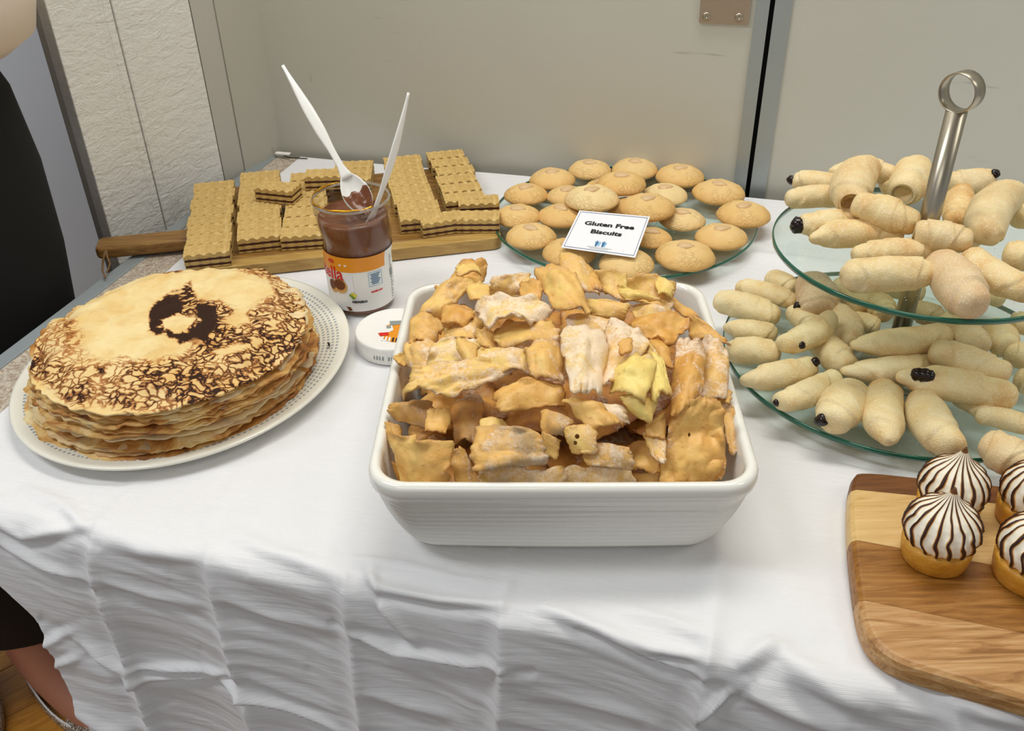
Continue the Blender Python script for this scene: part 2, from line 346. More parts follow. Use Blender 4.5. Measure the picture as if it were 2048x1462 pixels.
slab('door_panel', uR1, 2.9, 0.02, TOPZ, 0, .04, M['wall'], d2); slab('edge_strip', uG1, uR1, .02, TOPZ, -.003, .04, M['alu'], d2)
tag(slab('gap_shade_strip', uG0, uG1, 0, TOPZ, .018, .045, M['black']), kind='structure')  # black strip painting the shade of the open gap between the doors
# parts above were built in world coordinates: move into the parent frame
for o in list(scn.objects):
    if o.parent in (d1, d2): o.location = Vector((0, 0, 0)) - parent_world(o.parent)
la, lz0 = wall_u(1398, 44); lb, _ = wall_u(1497, 47)
lp = slab('latch_plate', la, lb, lz0, lz0+.17, -.004, 0, M['latch'], d1); lp.location = -parent_world(d1); bevel(lp, .001)
for (sx_, sy_) in ((1413, 31), (1478, 33)):
    u_, z_ = wall_u(sx_, sy_); c = Cn*[1, 1, 0] + u_*wdir + np.array([0, 0, z_]) - wn*.004
    V, F = lathe([(.0052, 0), (.005, .0015), (.002, .002), (.0015, .0008)], 14)
    W = np.array([c + v[0]*wdir + v[1]*np.array([0, 0, 1]) - wn*v[2] for v in V])
    s_ = obj('screw', W, F, M['steel']); s_.parent = lp; s_.location = (0, 0, 0)
# left return: side panel, jamb, textured column
def wallseg(name, a, b, mat, z0=0., z1=TOPZ, th=.03, kind='structure', parent=None):
    a = np.array([a[0]*S, a[1]*S, 0]); b = np.array([b[0]*S, b[1]*S, 0]); d = b-a; L = np.linalg.norm(d); d /= L; n = np.array([-d[1], d[0], 0])
    V, F = box(0, L, 0, th, z0, z1); W = np.array([a+v[0]*d+v[1]*n+[0, 0, v[2]] for v in V])
    o = obj(name, W, F, mat, parent, False)
    if kind: o['kind'] = kind
    return o
wallseg('wall_left', (-.757, 2.54), (-.681, 2.674), M['wallside'])
wallseg('trim_2', (-.80, 2.475), (-.761, 2.541), M['jamb'])
tc = tag(empty('trim_3', (-.9*S, 2.3*S, 0)), kind='structure')
A_, B_ = np.array([-.997, 2.117]), np.array([-.80, 2.47]); mid = A_ + (B_-A_)*.42
dd = (B_-A_)/np.linalg.norm(B_-A_)
for a, b in ((A_, mid-dd*.002), (mid+dd*.002, B_)):
    o = wallseg('board', a, b, M['relief'], 0, TOPZ, .018, None); o.parent = tc; o.location = -tc.location; bevel(o, .0015)
o = wallseg('backing', A_+[-.012, .010], B_+[-.012, .010], M['jamb'], 0, TOPZ, .022, None); o.parent = tc; o.location = -tc.location
tag(wallseg('wall_far', (-3.6, 3.4), (-.98, 2.75), M['farwall'], 0, TOPZ), kind='structure')
V, F = box(-3.2, 3.0, -2.6, 3.0, -.03, 0); fl = tag(obj('floor', V, F, M['floorbase'], None, False), kind='structure')
V, F = box(-3.2, 3.0, -2.6, 3.0, TOPZ, TOPZ+.03); tag(obj('ceiling', V, F, m_plain('ceiling_paint', 'dcdcd8', .8), None, False), kind='structure')
# parquet planks near the visible corner
V, F = box(-.199, .199, -.0495, .0495, 0, .006); V = V.copy(); pk = None
ang = math.radians(38); ca, sa = math.cos(ang), math.sin(ang)
for j in range(-7, 8):
    for i in range(-3, 4):
        cx_, cy_ = (i + (.5 if j % 2 else 0))*.4, j*.1; x, y = -.8+cx_*ca-cy_*sa, .85+cx_*sa+cy_*ca
        if not (-1.5 < x < -.25 and .25 < y < 1.35): continue
        if pk is None: o = pk = obj('plank', V, F, M['plank'], fl, False); bevel(o, .0008, 1)
        else: o = pk.copy(); scn.collection.objects.link(o)
        o.location = (x, y, 0); o.rotation_euler = (0, 0, ang); o.color = (random.random(),)*3+(1,)

# ------------------------------------------------------------------ table and cloth
TA = math.radians(-16); eu = np.array([math.cos(TA), math.sin(TA), 0]); ev = np.array([-eu[1], eu[0], 0])
O0 = np.array([0, .9*S, T])
def uv_of(p): d = np.asarray(p) - O0; return d @ eu, d @ ev
def table_frame(V): return np.array([O0 + v[0]*eu + v[1]*ev + np.array([0, 0, v[2]]) for v in V])
ul = uv_of(H(-1.0, 1.7))[0]; back = uv_of(H(-.62, 2.63))[1]; ur = 1.35
tb = tag(empty('table', tuple(O0 + eu*.3 + ev*.4 - [0, 0, T])), 'speckled laminate table with grey edging under the white cloth', 'table')
V, F = box(ul+.02, ur, .03, back, -.028, -.0035, table_frame); o = obj('tabletop', V, F, M['speck'], None, False); part(o, tb)
V, F = box(ul, ul+.02, .03, back, -.032, -.002, table_frame); o = obj('edging', V, F, M['rimgrey'], None, False); part(bevel(o, .002), tb)
for (a, b) in ((ul+.06, .1), (ul+.06, back-.06), (ur-.06, .1), (ur-.06, back-.06)):
    V, F = box(a-.018, a+.018, b-.018, b+.018, -T, -.032, table_frame); part(obj('leg', V, F, M['rimgrey'], None, False), tb)

# cloth: u along the front, s across (s<0 hangs)
LS, US, Sd = -.62, 1.30, back
n_u, n_s = 760, 470
s_arr = np.concatenate([np.linspace(LS, 0, 290, endpoint=False), np.linspace(0, Sd, n_s-290)])
def px2us(px, py):
    p = P(px, py); u, v = uv_of(p)
    if v >= 0: return u, v
    q = PP(px, py, O0 - ev*.012, ev); return float((q-O0) @ eu), float(q[2]-T)
def uleft(s):   # the cloth's left border
    top0 = uv_of(P(605, 310))[0]; top1 = uv_of(P(2, 825))[0]
    s0 = uv_of(P(605, 310))[1]; s1 = uv_of(P(2, 825))[1]
    a = px2us(0, 1140); b = px2us(190, 1462); e0 = top1 + (0-s1)/(s0-s1)*(top0-top1)
    low = .026*(1-ss(-s, .3, .6)) + .008 + a[0] + (s-a[1])/(b[1]-a[1])*(b[0]-a[0]); k_ = ss(-s, 0, .14)
    return np.where(s > 0, top1 + (s-s1)/(s0-s1)*(top0-top1), e0*(1-k_) + low*k_)
U01 = np.linspace(0, 1, n_u)[None, :]; Ss = s_arr[:, None]; UL = uleft(Ss); UU = UL + U01*(US-UL)
SS = np.broadcast_to(Ss, UU.shape).copy()
h = np.zeros_like(UU); hz = np.zeros_like(UU)
hang = ss(-SS, -.02, .05); onTop = 1-hang
# fold lines of the packed cloth, running front to back and down the drop
creases = [[(188, 1040), (215, 1150), (290, 1330), (345, 1462)], [(412, 1042), (420, 1110), (505, 1370), (540, 1462)], [(690, 1075), (683, 1140), (715, 1300), (742, 1462)],
           [(1020, 1100), (1000, 1205), (1008, 1330), (1004, 1462)], [(1440, 1110), (1420, 1290), (1395, 1430)], [(1900, 1340), (1895, 1400), (1900, 1462)]]
def poly_at(s, pts):
    q = np.array(sorted([px2us(*p) for p in pts], key=lambda t: t[1])); return np.interp(s, q[:, 1], q[:, 0])
cu = []
for k, c in enumerate(creases):
    uc = poly_at(SS, c); cu.append(uc); d = UU-uc; amp = (.0050*hang + .0010*ss(SS, .35, .0)*onTop)
    h += amp*np.exp(-np.abs(d)/.0055) - .45*amp*np.exp(-((d+.012)/.009)**2)
    h += .0025*hang*ss(d, -.004, .004)*np.exp(-np.abs(d)/.05)
# soft billow of each panel
cs_ = sorted(cu, key=lambda a: a[0, 0])
for a, b in zip(cs_[:-1], cs_[1:]):
    t = np.clip((UU-a)/(b-a), 0, 1); h -= .007*hang*np.sin(math.pi*t)*ss(-SS, 0, .12)*((UU > a) & (UU < b))
# sagging wrinkles, each a ridge (or valley when negative) along a line
def wr(pts, amp, wd, side=.6):
    global h
    q = np.array([px2us(*p) for p in pts]); best = np.full(UU.shape, 9.); sg = np.zeros_like(UU); tt = np.zeros_like(UU)
    L = np.r_[0, np.cumsum(np.hypot(*np.diff(q, axis=0).T))]
    for i in range(len(q)-1):
        a, b = q[i], q[i+1]; d = b-a; l = np.hypot(*d); d = d/l
        t = np.clip((UU-a[0])*d[0]+(SS-a[1])*d[1], 0, l); ex = UU-a[0]-t*d[0]; ey = SS-a[1]-t*d[1]; dist = np.hypot(ex, ey)
        m_ = dist < best; best = np.where(m_, dist, best); sg = np.where(m_, ex*-d[1]+ey*d[0], sg); tt = np.where(m_, (L[i]+t)/L[-1], tt)
    tap = np.sqrt(np.clip(np.sin(math.pi*np.clip(tt, .03, .97)), 0, 1))
    h += amp*tap*(np.exp(-(best/wd)**2) - side*np.exp(-(((sg+wd*1.5))/(wd*1.3))**2)*(best < wd*6))
W_ = [([(0, 995), (90, 1025), (170, 1062)], .006, .006), ([(0, 1045), (70, 1075), (190, 1062)], .005, .007), ([(20, 1080), (120, 1125), (215, 1158)], .008, .008),
 ([(215, 1075), (300, 1105), (410, 1120)], .004, .010), ([(230, 1150), (320, 1190), (440, 1215)], .004, .010), ([(190, 1265), (250, 1305), (300, 1345)], .009, .010),
 ([(298, 1322), (380, 1336), (480, 1340)], .010, .005), ([(300, 1345), (400, 1352), (460, 1350), (505, 1370), (600, 1410), (710, 1462)], .010, .006),
 ([(430, 1085), (520, 1120), (620, 1150), (680, 1165)], .006, .009), ([(445, 1180), (560, 1235), (690, 1275)], .005, .010), ([(500, 1330), (600, 1385), (700, 1425)], .004, .010),
 ([(185, 1380), (250, 1420), (310, 1430)], .006, .012), ([(700, 1150), (760, 1190), (880, 1215), (1000, 1230)], .009, .006), ([(690, 1120), (780, 1160), (900, 1190), (1000, 1200)], .008, .007),
 ([(720, 1150), (790, 1240), (840, 1300)], .006, .008), ([(725, 1270), (800, 1305), (900, 1322), (1010, 1330)], .012, .006), ([(735, 1370), (820, 1410), (920, 1440)], .005, .012),
 ([(1080, 1240), (1180, 1275), (1300, 1310), (1410, 1330)], .009, .007), ([(1210, 1290), (1300, 1325), (1400, 1355)], .009, .005), ([(1230, 1250), (1330, 1275), (1420, 1305)], .006, .008),
 ([(1055, 1385), (1180, 1420), (1300, 1450)], .005, .012), ([(1395, 1430), (1430, 1405), (1460, 1385)], .009, .005), ([(1470, 1345), (1530, 1325), (1560, 1320)], .009, .010),
 ([(1480, 1375), (1600, 1425), (1700, 1462)], .008, .014), ([(1550, 1330), (1640, 1375), (1720, 1420)], .007, .012), ([(1900, 1420), (1960, 1440), (2048, 1462)], .008, .008),
 ([(180, 1245), (140, 1262), (100, 1270)], .004, .006), ([(195, 1290), (150, 1305), (110, 1310)], .004, .006)]
for p_, a_, w_ in W_: wr(p_, a_*.92, w_*.70)
# fine wrinkling of the drop: streaks sagging between the folds
q = UU*6 + SS*3
h += hang*.0020*fbm(UU*5+SS*4, SS*34+UU*9, 0, 4, 3) + hang*.0020*fbm(UU*4, SS*6, 0, 2, 9) + hang*.0006*fbm(UU*10+SS*14, SS*95+UU*22, 0, 3, 13)
h += onTop*.00035*fbm(UU*9, SS*26, 0, 3, 5)
h += .055*np.clip(-SS-.03, 0, None)*ss(cs_[0]-UU, -.01, .05)*(.4+.6*ss(cs_[0]-UU, 0, .12))
h -= .035*np.clip(-SS-.03, 0, None)*ss(UU-cs_[0], 0, .01)*ss(cs_[1]-UU, 0, .04)
# broad waves on top
def hump(px, py, ru, rs, a):
    global h
    u, s = px2us(px, py); h += a*np.exp(-((UU-u)/ru)**2-((SS-s)/rs)**2)*onTop
hump(1600, 1085, .05, .045, -.006); hump(1560, 1180, .07, .05, .005); hump(1430, 1180, .012, .09, .004); hump(1560, 520, .08, .012, .006); hump(1530, 475, .09, .015, -.003)
h += onTop*.0015*fbm(UU*5+3, SS*5, 0, 2, 21)*ss(SS, .0, .1)
for (px_, py_) in ((640, 1010), (900, 1130)): hump(px_, py_, .09, .03, .002)
rb = .016
# edge wobble: how far each spot of the front fold sits forward
wob = .006*fbm(UU*7, UU*0, 0, 2, 31)
X = UU; Y = np.where(SS > 0, SS, 0.); Z = np.zeros_like(UU)
ph = np.clip(-SS/rb, 0, math.pi/2)
Y = np.where(SS > 0, SS, -rb*np.sin(ph)); Z = np.where(SS > 0, 0, -rb*(1-np.cos(ph)) - np.clip(-SS-rb*math.pi/2, 0, None))
NY = np.where(SS > 0, 0, -np.sin(ph)); NZ = np.where(SS > 0, 1, np.cos(ph))
slope = hang*(-SS)*.05
Yf = Y + NY*h + wob*ss(-SS, -.03, .02) - slope; Zf = Z + NZ*np.clip(h, -.0012, None)*1. + .0005
W3 = O0[None, None, :] + X[..., None]*eu + Yf[..., None]*ev + Zf[..., None]*np.array([0, 0, 1.])
me = bpy.data.meshes.new('tablecloth'); nvt = n_u*n_s
me.vertices.add(nvt); me.vertices.foreach_set('co', W3.reshape(-1))
ii = (np.arange(n_s-1)[:, None]*n_u + np.arange(n_u-1)[None, :]).ravel(); quads = np.stack([ii, ii+1, ii+1+n_u, ii+n_u], 1).astype(np.int32)
nf = len(quads); me.loops.add(nf*4); me.polygons.add(nf); me.loops.foreach_set('vertex_index', quads.ravel())
me.polygons.foreach_set('loop_start', np.arange(nf, dtype=np.int32)*4); me.polygons.foreach_set('loop_total', np.full(nf, 4, np.int32)); me.polygons.foreach_set('use_smooth', np.ones(nf, bool))
me.update(calc_edges=True); l = me.uv_layers.new(name='UVMap')
uvc = np.stack([UU.ravel(), SS.ravel()], 1).astype(np.float32)[quads.ravel()]; l.data.foreach_set('uv', uvc.ravel())
me.materials.append(M['cloth']); cl = bpy.data.objects.new('tablecloth', me); scn.collection.objects.link(cl)
tag(cl, 'creased white tablecloth with packing folds hanging over the table front', 'tablecloth')
#PART2
# ------------------------------------------------------------------ serving dish
DC = np.array([.0385, .636, T]); HX, HY = .1405, .149
def rsq(hx, hy, rc, z, n=12, bulge=0.):
    pts = []
    for q, (sx, sy) in enumerate(((1, 1), (-1, 1), (-1, -1), (1, -1))):
        for i in range(n+1):
            a = math.pi/2*(q + i/n); pts.append((sx*(hx-rc)+rc*math.cos(a), sy*(hy-rc)+rc*math.sin(a)))
    # subdivide the straight runs
    out = []
    for i in range(len(pts)):
        a = np.array(pts[i]); b = np.array(pts[(i+1) % len(pts)]); L = np.hypot(*(b-a)); k = 8 if L > .05 else 1
        for j in range(k):
            p = a+(b-a)*j/k
            t = (1-(p[0]/hx)**2)*(abs(p[1]) > hy*.9)*np.sign(p[1]), (1-(p[1]/hy)**2)*(abs(p[0]) > hx*.9)*np.sign(p[0])
            out.append((p[0]+bulge*t[1], p[1]+bulge*t[0], z))
    return out
prof = [(-.030, 0, .014, .004), (-.0255, .0015, .02, .004), (-.0238, .006, .024, .004)]
for i in range(34):
    t = i/33; z = .008+t*.066; off = -.023 + .0195*t**.62 + (.0007 if i % 3 == 0 else -.0005)*(t < .93); prof.append((off, z, .028, .004*(1-t)+.002))
prof += [(-.003, .0765, .028, .002), (-.0005, .0785, .028, .002), (0, .0815, .028, .002), (-.0002, .087, .028, .002), (-.0018, .0902, .027, .002), (-.005, .0912, .025, .002), (-.0078, .0900, .023, .002),
         (-.0092, .0865, .022, .002), (-.012, .06, .022, .002), (-.018, .03, .022, .003), (-.026, .014, .020, .003), (-.045, .009, .02, .003)]
V = []; 
for off, z, rc, bg in prof: V += rsq(HX+off, HY+off*(1+.3*min(1., max(0., (.074-z)/.045)) if rc > .0225 or z < .007 else 1), rc, z, bulge=bg*.5)
nr = len(V)//len(prof); ar = math.radians(-1.7); Rz = np.array([[math.cos(ar), -math.sin(ar), 0], [math.sin(ar), math.cos(ar), 0], [0, 0, 1]])
F = grid_faces(nr, len(prof), True) + [tuple(range(nr))[::-1], tuple(range((len(prof)-1)*nr, len(prof)*nr))]
tag(obj('serving_dish', np.array(V) @ Rz.T + DC, F, M['ceram'], at=tuple(DC)), 'deep square white ceramic dish with fine ribbed sides holding fried pastries', 'dish')

# ------------------------------------------------------------------ fried pastries
def patch(q, zt, zb, seed, amp=.0050, cu=0., cv=0., zz=None, nu=30, nv=24, rag=.035, th=.0011, wav=1.):
    z4 = [zt, zt, zb, zb] if zz is None else zz
    r = random.Random(seed); C4 = [P(x, y, z + r.uniform(-.004, .004)) for (x, y), z in zip(q, z4)]
    u, v = np.meshgrid(np.linspace(0, 1, nu), np.linspace(0, 1, nv))
    eu_ = .5+(u-.5)*(1+rag*2*fbm(v*6, seed, (u > .5)*5., 3, seed)*np.abs(u-.5)*2); ev_ = .5+(v-.5)*(1+rag*2*fbm(u*6, seed+.5, (v > .5)*5., 3, seed+9)*np.abs(v-.5)*2)
    cut = .10*(np.abs(2*u-1)**4*np.abs(2*v-1)**4)
    eu_ = .5+(eu_-.5)*(1-cut); ev_ = .5+(ev_-.5)*(1-cut)
    p = sum(w_[..., None]*c for w_, c in zip(((1-eu_)*(1-ev_), eu_*(1-ev_), eu_*ev_, (1-eu_)*ev_), C4))
    sx = (np.linalg.norm(C4[1]-C4[0])+np.linalg.norm(C4[2]-C4[3]))/2; sy = (np.linalg.norm(C4[3]-C4[0])+np.linalg.norm(C4[2]-C4[1]))/2
    lim = .16*min(sx, sy); cu = float(np.clip(cu, -lim, lim*1.6)); cv = float(np.clip(cv, -lim, lim)); amp = min(amp, .13*min(sx, sy))
    n = np.cross(C4[1]-C4[0]+C4[2]-C4[3], C4[0]-C4[3]+C4[1]-C4[2]); n /= np.linalg.norm(n)
    if np.dot(n, EYE-C4[0]) < 0: n = -n
    X_, Y_ = u*sx, v*sy
    hgt = amp*wav*fbm(X_/.024, Y_/.024, seed*1.3, 2, seed) + .33*amp*fbm(X_/.009, Y_/.010, seed, 2, seed+3)
    bl = np.clip(vnoise(X_/.013, Y_/.013, seed+7., seed+5)-.28, 0, None); hgt += .006*bl*min(1, amp/.003)
    hgt += cu*(1-(2*u-1)**2) + cv*(1-(2*v-1)**2)
    edge = np.maximum(np.abs(2*u-1), np.abs(2*v-1)); hgt += min(.0045, .1*min(sx, sy))*ss(edge, .7, 1)*fbm(u*6, v*6, seed, 2, seed+77)
    p = p + hgt[..., None]*n
    gu = np.gradient(p, axis=1); gv = np.gradient(p, axis=0); nn = np.cross(gu, gv); nn /= np.linalg.norm(nn, axis=2, keepdims=True)+1e-12
    tk = th*(1-.6*ss(edge, .9, 1))[..., None]
    A = (p+nn*tk).reshape(-1, 3); B = (p-nn*tk).reshape(-1, 3); N_ = nu*nv
    F = grid_faces(nu, nv) + grid_faces(nu, nv, off=N_, flip=True)
    ring = list(range(nu)) + [j*nu+nu-1 for j in range(1, nv)] + [(nv-1)*nu+i for i in range(nu-2, -1, -1)] + [j*nu for j in range(nv-2, 0, -1)]
    for a, b in zip(ring, ring[1:]+ring[:1]): F.append((b, a, a+N_, b+N_))
    return np.vstack([A, B]), F, p.reshape(-1, 3).mean(0), np.r_[edge.ravel(), edge.ravel()]
FR_ = [  # label, quad px, z top, z bottom, tone, powder, grey, bend across, bend along
 ('twisted fried blade curling up over the back left rim', [(918, 533), (973, 531), (945, 572), (874, 586)], .112, .10, .55, .1, 0, .004, -.008),
 ('small olive fried flap at the back left tip of the pile', [(913, 540), (945, 532), (962, 548), (918, 552)], .122, .118, .3, .1, .1, .003, 0),
 ('long curved tan fried strip along the dish inner left wall', [(885, 574), (946, 572), (884, 640), (838, 636)], .112, .098, .4, .35, 0, .010, .006),
 ('small square fried bit beside the dish back rim', [(934, 572), (984, 573), (982, 602), (944, 604)], .112, .108, .3, .2, 0, .003, 0),
 ('pale knobbly fried piece standing at the back left', [(986, 556), (1058, 547), (1060, 592), (984, 596)], .128, .112, .35, .55, 0, .004, .003),
 ('bright orange fried curl left of the arched powdered piece', [(888, 615), (948, 634), (930, 656), (886, 651)], .126, .12, .7, .05, 0, .007, 0),
 ('tiny pale fried fragment beside the bright orange curl', [(938, 628), (962, 618), (966, 640), (944, 648)], .124, .12, .2, .6, 0, .002, 0),
 ('large arched fried sheet dusted white with a hollow under its front', [(945, 603), (1112, 616), (1060, 655), (980, 668)], .135, .128, .35, .85, 0, .016, -.004),
 ('golden fried piece behind the top of the arched powdered sheet', [(1040, 568), (1085, 570), (1080, 600), (1045, 600)], .137, .132, .55, .1, 0, .003, 0),
 ('tall smooth yellow fried piece at the summit of the pile', [(1070, 541), (1142, 543), (1180, 630), (1112, 622)], .146, .138, .35, .05, 0, .006, .004),
 ('powdered fried piece leaning back beneath the cookie plate rim', [(1118, 522), (1160, 524), (1200, 590), (1140, 600)], .142, .130, .4, .4, 0, .006, .004),
 ('narrow brown edged fried strip right of the summit', [(1160, 535), (1186, 545), (1205, 580), (1180, 585)], .142, .134, .6, .2, 0, .004, 0),
 ('fried piece sticking out over the dish left rim', [(828, 638), (888, 650), (870, 690), (822, 690)], .112, .104, .5, .25, 0, .005, .003),
 ('pinkish powdered fried piece hanging inside the dish left wall', [(820, 690), (880, 690), (858, 752), (822, 735)], .106, .096, .45, .55, 0, .005, .006),
 ('small pointed fried tip poking over the dish left rim', [(787, 712), (818, 692), (824, 720), (800, 727)], .104, .100, .35, .1, 0, -.003, 0),
 ('broad pale dusted fried square left of centre', [(872, 682), (952, 684), (955, 742), (846, 756)], .126, .116, .3, .75, 0, .005, .004),
 ('folded ear of fried dough on the broad dusted square', [(918, 680), (956, 694), (956, 738), (938, 730)], .134, .126, .35, .15, 0, .006, .003),
 ('longest fried slab lying slantwise with a rolled front edge', [(838, 748), (1066, 735), (900, 808), (808, 798)], .124, .116, .38, .6, 0, .010, .004),
 ('dusted fried piece tucked above the longest slab', [(962, 708), (1052, 708), (1064, 748), (960, 750)], .128, .124, .35, .7, 0, .005, .003),
 ('hollow fried tube end with dark opening near the centre left', [(952, 660), (992, 672), (992, 704), (957, 692)], .124, .116, .45, .3, 0, .011, -.006),
 ('pale fried band curving between orange curl and dusted square', [(890, 660), (968, 640), (950, 682), (900, 684)], .120, .114, .4, .5, 0, .006, 0),
 ('shaded fried piece directly under the arched sheet', [(994, 664), (1104, 655), (1112, 698), (1002, 700)], .122, .118, .4, .3, 0, .006, .003),
 ('golden brown ridge piece just left of the whitest piece', [(1050, 704), (1116, 698), (1124, 770), (1064, 758)], .130, .122, .45, .35, 0, .008, .004),
 ('glossy golden fried rectangle below the longest slab', [(988, 778), (1120, 766), (1134, 810), (1000, 832)], .124, .114, .55, .1, 0, .007, .004),
 ('whitest powdered fried piece standing in the middle', [(1120, 670), (1215, 668), (1200, 798), (1138, 796)], .138, .126, .35, .95, 0, .006, .004),
 ('angular dusted fried piece right of the whitest piece', [(1216, 648), (1302, 684), (1258, 754), (1198, 782)], .138, .126, .42, .8, 0, .006, -.003),
 ('little orange fried chip resting on the angular dusted piece', [(1238, 686), (1262, 680), (1260, 706), (1242, 712)], .146, .142, .65, 0, 0, .002, 0),
 ('rumpled fried piece to the right of the summit', [(1180, 560), (1252, 552), (1240, 600), (1188, 580)], .136, .128, .3, .25, .1, .010, -.004),
 ('gnarled curly fried cluster by the back right of the dish', [(1254, 560), (1348, 566), (1334, 618), (1250, 604)], .126, .116, .35, .3, 0, .012, -.008),
 ('yellow fried flap at the back right corner', [(1310, 556), (1348, 570), (1340, 596), (1318, 590)], .128, .122, .15, .1, 0, .004, 0),
 ('wavy pale rimmed fried ribbon near the back right', [(1225, 572), (1260, 590), (1330, 612), (1250, 612)], .130, .120, .15, .2, 0, .006, .004),
 ('lumpy golden fried piece between summit and curly cluster', [(1176, 604), (1258, 612), (1242, 640), (1186, 634)], .132, .126, .35, .2, 0, .006, .003),
 ('thin dusted fried strip beneath the curly cluster', [(1256, 614), (1338, 624), (1334, 646), (1284, 652)], .120, .114, .4, .65, 0, .004, .002),
 ('deep orange star shaped fried piece on the right', [(1256, 642), (1386, 640), (1342, 702), (1274, 688)], .126, .118, .65, .05, 0, .007, .005),
 ('narrow orange fried arm reaching down from the star shape', [(1294, 682), (1330, 690), (1346, 745), (1322, 738)], .128, .118, .6, .05, 0, .006, 0),
 ('golden fried wing pointing over the dish right rim', [(1380, 636), (1420, 656), (1460, 688), (1384, 680)], .112, .104, .5, .15, 0, .007, -.003),
 ('thin fried strip leaning on the back right wall', [(1330, 600), (1350, 604), (1398, 640), (1376, 644)], .104, .100, .5, .1, 0, .003, 0),
 ('dusted fried strip right under the summit piece', [(1136, 636), (1236, 652), (1228, 668), (1146, 664)], .130, .126, .45, .6, 0, .004, .002),
 ('smooth pale yellow puffy fried piece right of centre', [(1256, 728), (1312, 730), (1290, 812), (1222, 790)], .132, .122, .02, 0, 0, .010, .006),
 ('pale yellow fried tube hugging the puffy piece', [(1296, 704), (1326, 726), (1342, 790), (1306, 806)], .132, .120, .0, 0, 0, .011, 0),
 ('yellow fried point beneath the puffy piece', [(1240, 792), (1312, 800), (1298, 846), (1262, 824)], .124, .112, .15, .05, 0, .006, .004),
 ('tall brown blistered fried piece along the right side', [(1350, 690), (1410, 698), (1400, 800), (1340, 848)], .122, .108, .7, .4, 0, .007, .004),
 ('light dusted fried piece along the dish inner right wall', [(1404, 696), (1452, 712), (1452, 800), (1398, 800)], .110, .096, .5, .6, 0, .006, .003),
 ('large flat golden fried rectangle at the front right corner', [(1345, 804), (1441, 800), (1448, 958), (1314, 972)], .112, .066, .5, .05, 0, .004, .003),
 ('curved fried slice behind the front right rectangle', [(1440, 806), (1464, 812), (1482, 888), (1460, 902)], .092, .078, .45, .4, 0, -.005, 0),
 ('small knotted fried bit by the dish right wall', [(1436, 776), (1462, 784), (1460, 808), (1438, 806)], .096, .092, .4, .3, 0, .006, 0),
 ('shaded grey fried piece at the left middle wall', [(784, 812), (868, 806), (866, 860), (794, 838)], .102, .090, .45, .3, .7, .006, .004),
 ('open fried curl at the left middle', [(856, 824), (898, 822), (890, 864), (852, 866)], .110, .100, .5, .1, 0, .011, -.006),
 ('largest smooth golden fried piece at the front left corner', [(782, 852), (908, 884), (898, 976), (822, 974)], .106, .066, .45, 0, 0, .012, .005),
 ('thin upright fried flap at the far front left', [(774, 848), (800, 852), (806, 910), (790, 900)], .096, .080, .5, .05, 0, .006, 0),
 ('deep orange fried scrap low in the front left corner', [(784, 926), (830, 934), (834, 976), (802, 972)], .078, .062, .75, 0, 0, .005, 0),
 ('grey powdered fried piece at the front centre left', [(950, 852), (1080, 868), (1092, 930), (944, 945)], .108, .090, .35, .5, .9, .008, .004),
 ('small pale fried knob atop the grey powdered piece', [(962, 840), (1012, 846), (1008, 872), (960, 870)], .104, .100, .25, .2, .1, .004, 0),
 ('dusted fried piece low at the front centre', [(964, 920), (1124, 930), (1134, 976), (960, 976)], .092, .064, .4, .75, .2, .006, .003),
 ('fried shard leaning at the front between two large pieces', [(902, 906), (926, 900), (962, 974), (916, 974)], .086, .064, .5, .4, 0, .005, 0),
 ('dark shaded fried piece deep under the longest slab', [(904, 812), (966, 806), (956, 892), (914, 888)], .088, .076, .5, .2, .6, .006, .003),  # grey amount paints the shadow under the slab into its colour
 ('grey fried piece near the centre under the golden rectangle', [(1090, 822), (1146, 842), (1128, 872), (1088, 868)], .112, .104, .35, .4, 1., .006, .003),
 ('curly fried tail below the grey centre piece', [(1088, 866), (1120, 880), (1112, 918), (1084, 900)], .104, .094, .35, .2, .1, .008, 0),
 ('fried piece with two round holes at the front centre', [(1134, 858), (1190, 852), (1192, 905), (1146, 904)], .110, .098, .35, .35, .3, .006, .004),
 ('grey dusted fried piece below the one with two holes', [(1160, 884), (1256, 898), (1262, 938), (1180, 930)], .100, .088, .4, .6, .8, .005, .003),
 ('crumpled light fried piece along the front rim centre right', [(1128, 930), (1256, 928), (1268, 978), (1128, 976)], .090, .062, .4, .75, .1, .006, .004),
 ('long yellow fried ridge crossing the centre front', [(1118, 808), (1172, 810), (1252, 858), (1186, 862)], .118, .110, .45, .05, 0, .008, .003),
 ('white dusted fried piece above the long yellow ridge', [(1156, 810), (1250, 816), (1254, 846), (1200, 840)], .116, .112, .4, .9, 0, .004, .003),
 ('narrow golden fried strip right of the dark gap', [(1296, 850), (1326, 826), (1328, 880), (1290, 872)], .104, .094, .5, .1, 0, .007, 0),
 ('dusted fried sliver left of the front right rectangle', [(1290, 868), (1328, 880), (1330, 926), (1312, 914)], .098, .084, .45, .6, 0, .003, 0),
 ('shaded amber fried piece deep behind the front rim', [(1256, 892), (1316, 892), (1314, 948), (1262, 946)], .080, .072, .55, .1, 0, .005, .003),
 ('lowest fried piece showing at the front rim right of centre', [(1264, 944), (1314, 944), (1316, 978), (1266, 978)], .074, .060, .5, .2, .3, .004, 0),
]
HOLES = {'fried piece with two round holes at the front centre': [(.42, .42, .07), (.34, .62, .06)], 'large flat golden fried rectangle at the front right corner': [(.40, .42, .022)]}
